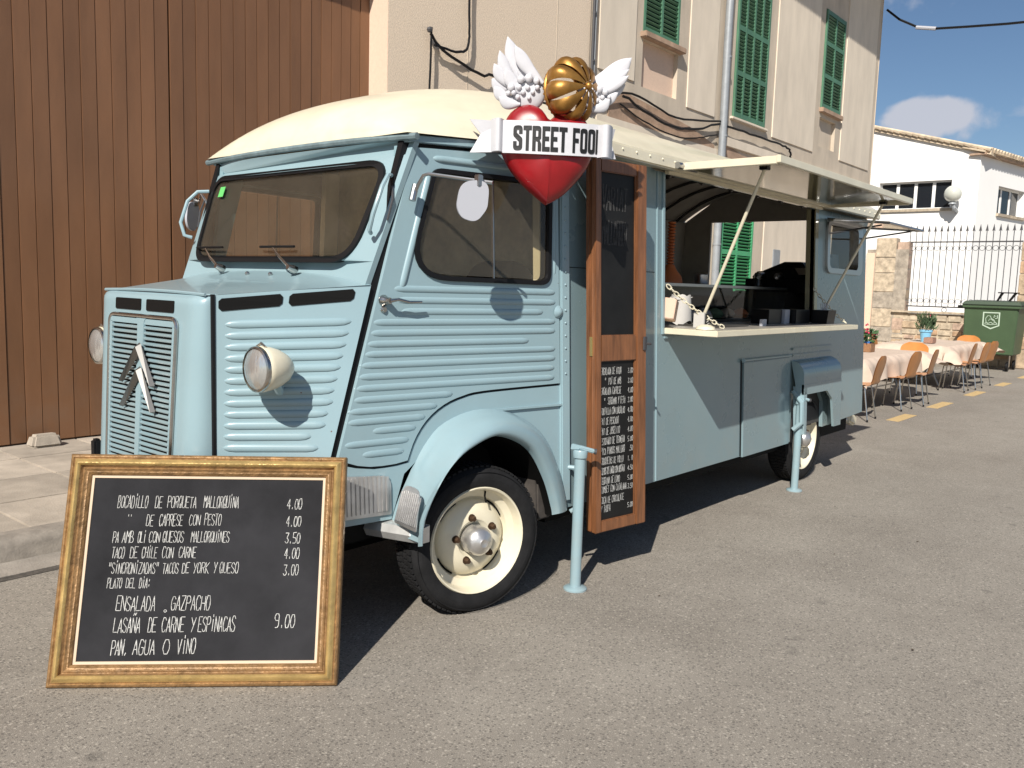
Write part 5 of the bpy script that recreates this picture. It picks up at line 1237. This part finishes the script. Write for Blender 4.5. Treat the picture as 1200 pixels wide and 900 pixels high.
# hinged second leaf behind gives the thick edge
for (u0, u1) in ((-.004, .05), (MW - .055, MW - .005)): mbar(u0, ZB + .004, u1, ZT - .01, -.036, -.068, 'back_leaf_bar')
mbar(.05, ZB + .004, MW - .055, ZB + .05, -.038, -.066, 'back_leaf_bar'); mbar(.05, ZT - .10, MW - .055, ZT - .012, -.038, -.066, 'back_leaf_bar')
mf = lambda a, b: MB().hexa([mfn(SW - .005, a, -.024), mfn(MW - SR + .005, a, -.024), mfn(MW - SR + .005, b, -.024), mfn(SW - .005, b, -.024), mfn(SW - .005, a, -.018), mfn(MW - SR + .005, a, -.018), mfn(MW - SR + .005, b, -.018), mfn(SW - .005, b, -.018)])
up = mf(1.32, ZT - .06).build('upper_panel', slate2, md, smooth=False)
lo = mf(ZB + .05, 1.19).build('lower_panel', slate2, md, smooth=False)
m = MB()
for (u0, z0, u1, z1) in ((SW, ZB + .062, SW + .008, 1.185), (MW - SR - .008, ZB + .062, MW - SR, 1.185), (SW, 1.325, SW + .008, ZT - .065), (MW - SR - .008, 1.325, MW - SR, ZT - .065)):
    m.hexa([mfn(u0, z0, -.018), mfn(u1, z0, -.018), mfn(u1, z1, -.018), mfn(u0, z1, -.018), mfn(u0, z0, -.010), mfn(u1, z0, -.010), mfn(u1, z1, -.010), mfn(u0, z1, -.010)])
m.build('beading', wood_f, md, smooth=False)
MB().hexa([mfn(-.003, 1.215, -.05), mfn(.001, 1.215, -.05), mfn(.001, 1.315, -.05), mfn(-.003, 1.315, -.05), mfn(-.003, 1.215, -.02), mfn(.001, 1.215, -.02), mfn(.001, 1.315, -.02), mfn(-.003, 1.315, -.02)]).build('hinge', brass2, md)
m = MB().box(mfn(MW - .018, 1.275, .006), (.026, .014, .075)).tube([mfn(MW - .018, 1.275, .02), mfn(MW - .018, 1.275, .05)], .008, 8); m.build('latch', iron, md, bevel=.003)
lines = [('ENSALADA DE ATUN', 1.130, '3.00', .00), ('"  POT DE AMB', 1.075, '3.00', .05), ('ENSALADA CAPRESE', 1.005, '4.00', .0), ('"  SERRANO Y FETA', .945, '3.00', .04), ('TORTILLA CON BACALAO', .880, '4.00', 0),
         ('PAT DE PESCADO', .815, '4.00', 0), ('PAT DE JOSELITO', .755, '4.00', 0), ('ESTOFADO DE TERNERA', .695, '5.00', 0), ('PICA PINXOS MALLORQ', .630, '2.50', 0), ('CROQUETAS DE POLLO', .565, '1.80', 0),
         ('HUEVOS DE LARDO CON MOSTAZA', .505, '4.50', 0), ('TERRINA DE LOMO', .450, '5.00', 0)]
lines = [(a, 1.125 - (i * .0595 if True else 0), p, d) for i, (a, z, p, d) in enumerate(lines)]
lines += [('TUMBET CON CATALANA', .405 - .01, '3.50', .0)]
lines = [(a, z, p, d) for a, z, p, d in lines]
zz = 1.115; k = 0
for a, z, p, d in lines[:12]:
    n = len(a); wdt = min(.190, n * .0100)
    write(a, SW + .012 + d * .6, zz, SW + .012 + d * .6 + wdt, .036, mfn, .0024, lift=-.0165, jit=.08).build('menu_line', chalk, lo, smooth=False)
    write(p, MW - SR - .055, zz + .002, MW - SR - .012, .026, mfn, .0027, lift=-.0165, jit=.1).build('price', chalk, lo, smooth=False)
    zz -= .0535
for a, z, p in (('TUMBET CON CATALANA', .520, '3.50'), ('COCA DE CHOCOLATE', .462, ''), ('Y TRUFA', .415, '5.00')):
    z -= .04
    write(a, SW + .012, z, SW + .012 + len(a) * .0108, .036, mfn, .0024, lift=-.0165, jit=.08).build('menu_line', chalk, lo, smooth=False)
    if p: write(p, MW - SR - .055, z, MW - SR - .012, .026, mfn, .0027, lift=-.0165).build('price', chalk, lo, smooth=False)
for a, z, w_ in (('VARIAT', 1.98, .20), ('MALLORQUI', 1.80, .20)):
    write(a, SW + .02, z, SW + .02 + w_, .12, mfn, .008, lift=-.0165).build('faint_lettering', chalk_f, up, smooth=False)
# ================================================================== GILT FRAMED CHALKBOARD
B0 = V((1.2434, 3.3083, 0)); bu = V((.70535, -.70886, 0)); bv = V((.23078, .22964, .94552)).normalized(); bn = V((-.67024, -.66692, .32557)).normalized()
def bfn(u, v, w): return B0 + bu * u + bv * v + bn * w
GB = root('framed_chalkboard', tuple(B0 + bu * .54), 0, 'large chalkboard menu in a gilded picture frame leaning on the nose of the truck', 'chalkboard')
BW, BH = 1.088, .892
prof = [(0, -.03), (0, .012), (.004, .020), (.012, .022), (.016, .018), (.020, .020), (.028, .034), (.037, .037), (.046, .030), (.050, .018), (.055, .016), (.059, .020), (.063, .017), (.067, .013), (.072, .013), (.076, .008), (.080, .006), (.083, .000), (.083, -.03)]
corn = [(0, 0), (BW, 0), (BW, BH), (0, BH)]
def frame_side(i, pr):
    a = corn[i]; b = corn[(i + 1) % 4]; c_ = (BW / 2, BH / 2)
    m = MB(); q = []
    for k in range(13):
        t = k / 12
        for d, h in pr:
            sx = 1 if a[0] < c_[0] else -1; sy = 1 if a[1] < c_[1] else -1; ex = 1 if b[0] < c_[0] else -1; ey = 1 if b[1] < c_[1] else -1
            A_ = (a[0] + sx * d, a[1] + sy * d); B_ = (b[0] + ex * d, b[1] + ey * d)
            q.append(bfn(A_[0] + (B_[0] - A_[0]) * t, A_[1] + (B_[1] - A_[1]) * t, h))
    n = len(pr); fs = []
    for k in range(12):
        for j in range(n - 1): fs.append((k * n + j, k * n + j + 1, (k + 1) * n + j + 1, (k + 1) * n + j))
    fs += [tuple(range(n)), tuple(range(13 * n - 1, 12 * n - 1, -1))]
    return m.raw(q, fs)
for i in range(4):
    f = frame_side(i, prof).build('frame_side', gold, GB, ang=50)
    f.data.materials.append(gold_d)
    n = len(prof)
    for p in f.data.polygons:
        c_ = f.matrix_world @ p.center
        w = WM[GB.name] @ p.center - B0; uu, vv = w.dot(bu), w.dot(bv); d = min(uu, BW - uu, vv, BH - vv)
        if d < .020 or d > .047: p.material_index = 1
    frame_side(i, [(.083, -.01), (.083, -.002), (.093, -.003), (.094, -.01)]).build('cream_slip', liner_m, GB, smooth=False)
MB().hexa([bfn(.09, .09, -.016), bfn(BW - .09, .09, -.016), bfn(BW - .09, BH - .09, -.016), bfn(.09, BH - .09, -.016), bfn(.09, .09, -.008), bfn(BW - .09, .09, -.008), bfn(BW - .09, BH - .09, -.008), bfn(.09, BH - .09, -.008)]).build('slate', slate, GB, smooth=False)
SLT = bpy.data.objects['slate']
def bl(t, u0, v0, u1, h, wd=.0020, m_=chalk, j=.05): write(t, u0, v0, u1, h, bfn, wd, lift=-.0068, jit=j, slant=.05).build('menu_line', m_, SLT, smooth=False)
bl('BOCADiLLO', .190, .681, .308, .047); bl('DE', .335, .682, .365, .045); bl('PORQUETA', .383, .683, .498, .044); bl('MALLORQUiNA', .525, .684, .664, .046)
bl("''", .232, .634, .252, .020); bl('DE', .307, .610, .337, .045); bl('CAPRESE', .357, .611, .450, .045); bl('CON', .473, .613, .518, .043); bl('PESTO', .533, .614, .600, .045)
bl('PA', .184, .543, .208, .042); bl('AMB', .220, .543, .266, .044); bl('OLi', .280, .544, .312, .042); bl('CON', .323, .545, .367, .040); bl('QUESOS', .376, .546, .458, .042); bl('MALLORQUiNES', .486, .547, .636, .043)
bl('TACO', .186, .483, .236, .042); bl('DE', .256, .484, .287, .042); bl('CHiLE', .301, .485, .361, .043); bl('CON', .379, .485, .424, .042); bl('CARNE', .443, .486, .512, .043)
bl('"SiNCRONiZADAS"', .178, .424, .372, .042); bl('TACOS', .386, .425, .448, .040); bl('DE', .461, .426, .490, .040); bl('YORK', .504, .426, .566, .041); bl('Y', .583, .426, .598, .041); bl('QUESO', .606, .427, .681, .040)
bl('PLATO', .180, .368, .237, .038); bl('DEL', .251, .369, .289, .038); bl('DiA:', .302, .369, .345, .038)
bl('ENSALADA', .222, .282, .373, .054, .0024); bl('o', .400, .276, .424, .022, .0024); bl('GAZPACHO', .430, .284, .582, .054, .0024)
bl('LASAÑA', .220, .200, .323, .055, .0024); bl('DE', .350, .201, .383, .054, .0024); bl('CARNE', .402, .202, .489, .056, .0024); bl('Y', .511, .203, .533, .054, .0024); bl('ESPiNACAS', .540, .204, .683, .056, .0024)
bl('PAN,', .219, .116, .284, .056, .0026); bl('AGUA', .301, .118, .386, .056, .0026); bl('O', .413, .119, .443, .056, .0026); bl('ViNO', .466, .120, .538, .056, .0026)
for t, v0 in (('4.00', .681), ('4.00', .611), ('3.50', .545), ('4.00', .484), ('3.00', .419)): bl(t, .855, v0, .916, .041, .0023)
bl('9.00', .832, .218, .914, .049, .0027)
# hidden struts keep the frame standing against the bumper
MB().hexa([bfn(.5, .4, -.016), bfn(.55, .4, -.016), bfn(.55, .85, -.016), bfn(.5, .85, -.016), bfn(.5, .4, -.035), bfn(.55, .4, -.035), bfn(.55, .85, -.035), bfn(.5, .85, -.035)]).build('back_batten', crate_w, GB)
# ================================================================== POSTS
def post(x, y, label):
    p = root('steel_post', (x, y, 0), 0, label, 'post', 'light blue posts beside the truck')
    MB().lathe([(.062, 0), (.062, .008), (.055, .014), (.034, .02)], (x, y, 0), (0, 0, 1), 28).build('base_plate', paint, p)
    MB().lathe([(.030, .012), (.0285, .03), (.0285, .70), (.036, .702), (.038, .735), (.034, .742)], (x, y, 0), (0, 0, 1), 24).build('pole', paint, p)
    MB().hexa([(x - .045, y + .03, .742), (x + .02, y - .035, .742), (x + .04, y, .742), (x - .01, y + .05, .742), (x - .04, y + .03, .775), (x + .01, y - .03, .758), (x + .03, y, .758), (x - .01, y + .045, .772)]).tube([(x - .01, y + .0, .755), (x + .045, y - .055, .735)], .013, 10).build('cap_bracket', paint, p, bevel=.006)
    MB().lathe([(.015, 0), (.015, .012), (.008, .013)], (x + .045, y - .055, .735), (.6, -.7, -.1), 10).build('bracket_end', iron, p)
    return p
post(3.54, 2.505, 'light blue steel post in front of the menu door, nearer the camera')
post(6.62, 2.575, 'light blue steel post in front of the rear wheel')
# ================================================================== CAFE TABLES, CLOTHS, CHAIRS
def make_chair(loc, rzv, label):
    c = root('cafe_chair', loc, rzv, label, 'chair', 'plywood chairs round the cafe tables')
    # local frame: sits facing +Y, back at -Y
    def shell(a, b, w):
        t = b
        if t < .5: k = t / .5; y = .22 - .40 * k; z = .455 - .012 * math.sin(k * PI) - .0 ; wd = .22
        elif t < .64: k = (t - .5) / .14; an = k * 1.35; y = -.18 - .06 * math.sin(an); z = .455 + .06 * (1 - math.cos(an)); wd = .22 - .05 * math.sin(k * PI)
        else: k = (t - .64) / .36; y = -.238 - .075 * k; z = .502 + .33 * k; wd = .18 + .04 * math.sin(k * PI * .9)
        u = a * 2 - 1; e = 1
        if t > .9: e = math.sqrt(max(0.05, 1 - ((t - .9) / .1) ** 2 * .75))
        if t < .08: e = math.sqrt(max(.3, 1 - ((.08 - t) / .08) ** 2 * .45))
        n = V((0, 0, 1)) if t < .5 else V((0, .97, .2))
        return V((u * wd * e, y + (.012 * u * u if t > .6 else 0), z + (.008 * u * u if t < .5 else 0))) + n * w
    MB().grid(lambda a, b: shell(a, b, .006), 8, 30).grid(lambda a, b: shell(a, b, -.006), 8, 30).build('seat_shell', ply, c, local=True, ang=60)
    for (sx, sy) in ((-1, 1), (1, 1), (-1, -1), (1, -1)):
        MB().tube([(sx * .12, sy * .10 , .440), (sx * .165, sy * .14, .425), (sx * .205, sy * .20 - .01, .012)], .0095, 7).build('leg', chrome, c, local=True)
        MB().cyl((sx * .205, sy * .20 - .01, 0), (sx * .205, sy * .20 - .01, .03), .012, seg=8).build('foot', rubber, c, local=True)
    MB().tube([(-.12, .10, .44), (.12, .10, .44)], .009, 6).tube([(-.12, -.10, .44), (.12, -.10, .44)], .009, 6).build('under_frame', chrome, c, local=True)
    return c
first = None
def chair(x, y, rzd, label):
    global first
    if first is None: first = make_chair((x, y, 0), math.radians(rzd), label); return first
    c = copy_tree(first); c.location = (x, y, 0); c.rotation_euler = (0, 0, math.radians(rzd)); c['label'] = label; return c
def table(x0, x1, y0, y1, lab, clab, seed, warp):
    cx, cy = (x0 + x1) / 2, (y0 + y1) / 2
    t = root('trestle_table', (cx, cy, 0), 0, lab, 'table', 'long cafe tables')
    MB().bb((x0, y0, .715), (x1, y1, .735)).build('table_top', black_g, t, bevel=.004)
    for x in (x0 + .25, x1 - .25):
        MB().tube([(x, y0 + .14, .02), (x - .0, y0 + .22, .18), (x, y0 + .32, .45), (x, y0 + .32, .71)], .016, 8).tube([(x, y1 - .14, .02), (x, y1 - .22, .18), (x, y1 - .32, .45), (x, y1 - .32, .71)], .016, 8).tube([(x, y0 + .3, .36), (x, y1 - .3, .36)], .012, 6).build('trestle', zinc, t)
    rr = random.Random(seed); ov = .34; Lx, Ly = x1 - x0, y1 - y0
    def cl(a, b):
        u = -ov + a * (Lx + 2 * ov); v = -ov + b * (Ly + 2 * ov); dx = max(0, -u, u - Lx); dy = max(0, -v, v - Ly)
        sx = -1 if u < 0 else 1; sy = -1 if v < 0 else 1
        x = min(max(u, 0), Lx); y = min(max(v, 0), Ly); d = math.hypot(dx, dy); z = .738 + .003 * math.sin(u * 9) * math.sin(v * 7)
        if d > 0:
            out = .10 * math.sin(min(1, d / .12) * PI / 2) + .03 * math.sin((u if dy > 0 else v) * 11 + seed) * (d / ov)
            f = warp(u / Lx, v / Ly); z -= max(0, d - .02) * (1 - f * .55); out += f * d * .75
            ang = math.atan2(dy * sy, dx * sx) if dx > 0 and dy > 0 else (math.atan2(sy, 0) if dy > 0 else math.atan2(0, sx))
            x += math.cos(ang) * (out + (d * .15 if dx > 0 and dy > 0 else 0)); y += math.sin(ang) * (out + (d * .15 if dx > 0 and dy > 0 else 0))
            z += .012 * math.sin(u * 23 + v * 17)
        return V((x0 + x, y0 + y, z))
    c = MB().grid(cl, 70, 44).build('tablecloth', cloth, None, ang=40); props(c, clab, 'tablecloth', 'cream cloths on the cafe tables'); return t
TX0, TX1, TY0, TY1 = 11.6, 14.35, 3.74, 4.75
UX0, UX1, UY0, UY1 = 16.2, 18.7, 3.78, 4.85
table(TX0, TX1, TY0, TY1, 'nearer trestle table just behind the tail of the truck', 'creamy cloth blown up at its corner on the nearer table', 1, lambda u, v: .9 if (u > .9 and v < .2) else .15)
table(UX0, UX1, UY0, UY1, 'farther trestle table in front of the green bin', 'creamy cloth lifted by the wind on the farther table', 4, lambda u, v: 1.0 if (u > .95 and v < .3) else (.5 if u < 0 else .1))
chair(11.15, 3.62, 4, 'chair nearest the truck tail, half hidden by the bodywork')
chair(12.62, 3.60, -3, 'chair pushed under the middle of the near side of the nearer table')
chair(13.42, 3.56, 5, 'brown backed chair at the front right corner of the nearer table')
chair(14.85, 4.02, 90, 'chair at the far end of the nearer table, facing the truck')
chair(16.05, 3.60, 4, 'first chair on the near side of the farther table beside the trestle leg')
chair(16.75, 3.55, -2, 'middle chair on the near side of the farther table')
chair(17.45, 3.57, -8, 'last chair on the near side of the farther table under the hanging cloth corner')
chair(19.2, 4.15, 90, 'chair at the far end of the farther table with its back to the bin')
for i, x_ in enumerate((12.3, 12.9, 13.5, 14.1)):
    c = chair(x_, 4.98, 180 + (i - 2) * 3, ('first', 'second', 'third', 'fourth')[i] + ' chair from the truck on the wall side of the nearer table')
for i, x_ in enumerate((16.0, 16.7, 17.4)):
    c = chair(x_, 5.10, 180 + (i - 1) * 4, ('first', 'second', 'third')[i] + ' chair from the truck on the wall side of the farther table')
# flower box on the near table, plant on the far one
fb = root('flower_box', (13.2, 4.18, .742), 0, 'small wooden box with pink flowers on the nearer table', 'flower box')
bx0 = V((13.2, 4.18, .742))
for (a, b) in (((-.10, -.09, 0), (.10, -.075, .13)), ((-.10, .075, 0), (.10, .09, .13)), ((-.10, -.075, 0), (-.085, .075, .13)), ((.085, -.075, 0), (.10, .075, .13))):
    MB().bb(bx0 + V(a), bx0 + V(b)).build('side_board', crate_w, fb, bevel=.003)
MB().lathe([(.05, .02), (.065, .17), (.06, .17)], bx0, (0, 0, 1), 16).build('pot', plasticw, fb)
MB().lathe([(.0655, .12), (.0665, .16)], bx0, (0, 0, 1), 16, cap=False).build('pot_band', blue_p, fb)
RL = random.Random(11)
def leaves(c, n, r, zr, size, up=0.): 
    m = MB()
    for i in range(n):
        a = RL.uniform(0, 2 * PI); q = RL.uniform(.1, 1) ** .6; p = V(c) + V((math.cos(a) * r * q, math.sin(a) * r * q, RL.uniform(*zr)))
        d = V((RL.uniform(-1, 1), RL.uniform(-1, 1), RL.uniform(-.4, 1) + up)).normalized(); s_ = d.orthogonal().normalized(); s2 = d.cross(s_); L_ = size * RL.uniform(.6, 1.3); w_ = L_ * (.28 if not up else .12)
        m.raw([p, p + d * L_ * .5 + s_ * w_, p + d * L_, p + d * L_ * .5 - s_ * w_ + s2 * w_ * .3], [(0, 1, 2), (0, 2, 3)])
    return m
o = leaves(bx0, 110, .12, (.15, .30), .09).build('foliage', leaf, fb, smooth=False)
m = MB()
for i in range(16):
    a = RL.uniform(0, 2 * PI); q = RL.uniform(0, 1); p = bx0 + V((math.cos(a) * .15 * q, math.sin(a) * .15 * q, .28 + RL.uniform(-.06, .12) * (1.2 - q)))
    for k in range(7):
        d = V((RL.uniform(-1, 1), RL.uniform(-1, 1), RL.uniform(-.2, 1))).normalized(); s_ = d.orthogonal().normalized()
        m.raw([p, p + d * .02 + s_ * .018, p + d * .038, p + d * .02 - s_ * .018], [(0, 1, 2, 3)])
m.build('flowers', petal, fb, smooth=False)
pp = root('potted_plant', (17.4, 4.45, .742), 0, 'light blue pot with a spiky green plant on the farther table', 'potted plant')
pc = V((17.4, 4.45, .742))
MB().lathe([(.075, 0), (.105, .19), (.12, .19), (.12, .23), (.10, .23), (.095, .19)], pc, (0, 0, 1), 20).build('pot', blue_pot, pp)
leaves(pc, 240, .16, (.20, .42), .16, up=1.2).build('foliage', leaf2, pp, smooth=False)
MB().ball(pc + V((-.02, -.05, .50)), .02, 8).build('flower', petal, pp)
cb = root('cane_basket', (16.95, 4.25, .742), 0, 'small pinkish cane basket beside the blue pot', 'basket')
MB().bb((16.85, 4.18, .742), (17.1, 4.34, .85)).build('basket', mat('cane', (.33, .19, .14), .8, var=.6, vscale=70), cb, bevel=.01)
# ================================================================== GREEN BIN
BN = root('rubbish_bin', (22.1, 4.2, 0), 0, 'green four wheeled rubbish bin with a white shield emblem at the right edge', 'bin')
bx_ = 21.3; by1, by0 = 4.69, 3.61   # front face plane x, y range
MB().hexa([(bx_ + .06, by0 + .05, .36), (bx_ + 1.0, by0 + .05, .36), (bx_ + 1.0, by1 - .03, .36), (bx_ + .06, by1 - .03, .36), (bx_, by0, 1.40), (bx_ + 1.05, by0, 1.40), (bx_ + 1.05, by1, 1.40), (bx_, by1, 1.40)]).build('body', bin_g, BN, bevel=.02)
MB().bb((bx_ - .05, by0 - .05, 1.38), (bx_ + 1.1, by1 + .05, 1.45)).build('rim', bin_g, BN, bevel=.015)
MB().hexa([(bx_ - .08, by0 - .06, 1.45), (bx_ + 1.1, by0 - .06, 1.45), (bx_ + 1.1, by1 + .04, 1.45), (bx_ - .08, by1 + .04, 1.45), (bx_ - .04, by0 - .02, 1.53), (bx_ + 1.0, by0 - .02, 1.56), (bx_ + 1.0, by1, 1.56), (bx_ - .04, by1, 1.53)]).build('lid', bin_l, BN, bevel=.015)
MB().cyl((bx_ - .02, by1 + .02, 1.40), (bx_ - .02, by1 + .12, 1.40), .035, seg=10).build('trunnion', black_g, BN)
m = MB(); m.bb((bx_ + .3, 3.68, 1.72), (bx_ + .34, 4.10, 1.745))
m.hexa([(bx_ + .3, 4.08, 1.55), (bx_ + .34, 4.08, 1.55), (bx_ + .34, 4.12, 1.55), (bx_ + .3, 4.12, 1.55), (bx_ + .3, 3.98, 1.73), (bx_ + .34, 3.98, 1.73), (bx_ + .34, 4.04, 1.73), (bx_ + .3, 4.04, 1.73)])
m.hexa([(bx_ + .3, 3.84, 1.55), (bx_ + .34, 3.84, 1.55), (bx_ + .34, 3.89, 1.55), (bx_ + .3, 3.89, 1.55), (bx_ + .3, 3.72, 1.73), (bx_ + .34, 3.72, 1.73), (bx_ + .34, 3.78, 1.73), (bx_ + .3, 3.78, 1.73)])
m.build('lid_handle', black, BN, smooth=False)
for (x_, y_) in ((bx_ + .15, by0 + .15), (bx_ + .15, by1 - .2), (bx_ + .9, by0 + .15), (bx_ + .9, by1 - .2)):
    w = MB().lathe([(.05, -.025), (.10, -.025), (.11, -.012), (.11, .012), (.10, .025), (.05, .025)], (x_, y_, .11), (0, 1, 0), 18).build('castor', rubber, BN)
    MB().hexa([(x_ - .04, y_ - .04, .10), (x_ + .03, y_ - .04, .10), (x_ + .03, y_ - .03, .10), (x_ - .04, y_ - .03, .10), (x_ - .06, y_ - .04, .36), (x_ + .06, y_ - .04, .36), (x_ + .06, y_ - .03, .36), (x_ - .06, y_ - .03, .36)]).build('castor_fork', steel, BN)
def ef(u, v, w): return V((bx_ + .06 * (1.40 - v) / 1.04 - w, 4.13 - u, v))
MB().plate([[(-.17, 1.30), (.17, 1.30), (.17, 1.0), (0, .92), (-.17, 1.0)], [(-.145, 1.275), (.145, 1.275), (.145, 1.015), (0, .95), (-.145, 1.015)]], ef, .008, -.004).build('shield_outline', emblem_m, BN, smooth=False)
m = MB()
m.tube([ef(-.12 + .03 * i, 1.06 + .015 * math.sin(i * 2.1), .004) for i in range(9)], .008, 5)
m.tube([ef(x_, z_, .004) for x_, z_ in ((-.10, 1.08), (-.11, 1.16), (-.07, 1.22), (-.02, 1.21), (.0, 1.16), (.05, 1.13), (.08, 1.08))], .007, 5)
m.tube([ef(x_, z_, .004) for x_, z_ in ((-.05, 1.10), (-.03, 1.15), (.02, 1.13), (.05, 1.10))], .006, 5)
m.tube([ef(x_, z_, .004) for x_, z_ in ((.05, 1.18), (.06, 1.23), (.09, 1.20), (.12, 1.24), (.12, 1.17), (.08, 1.16))], .010, 5)
m.tube([ef(x_, z_, .004) for x_, z_ in ((-.13, 1.035), (0, 1.02), (.13, 1.035))], .007, 5)
m.build('shield_emblem', emblem_m, BN)
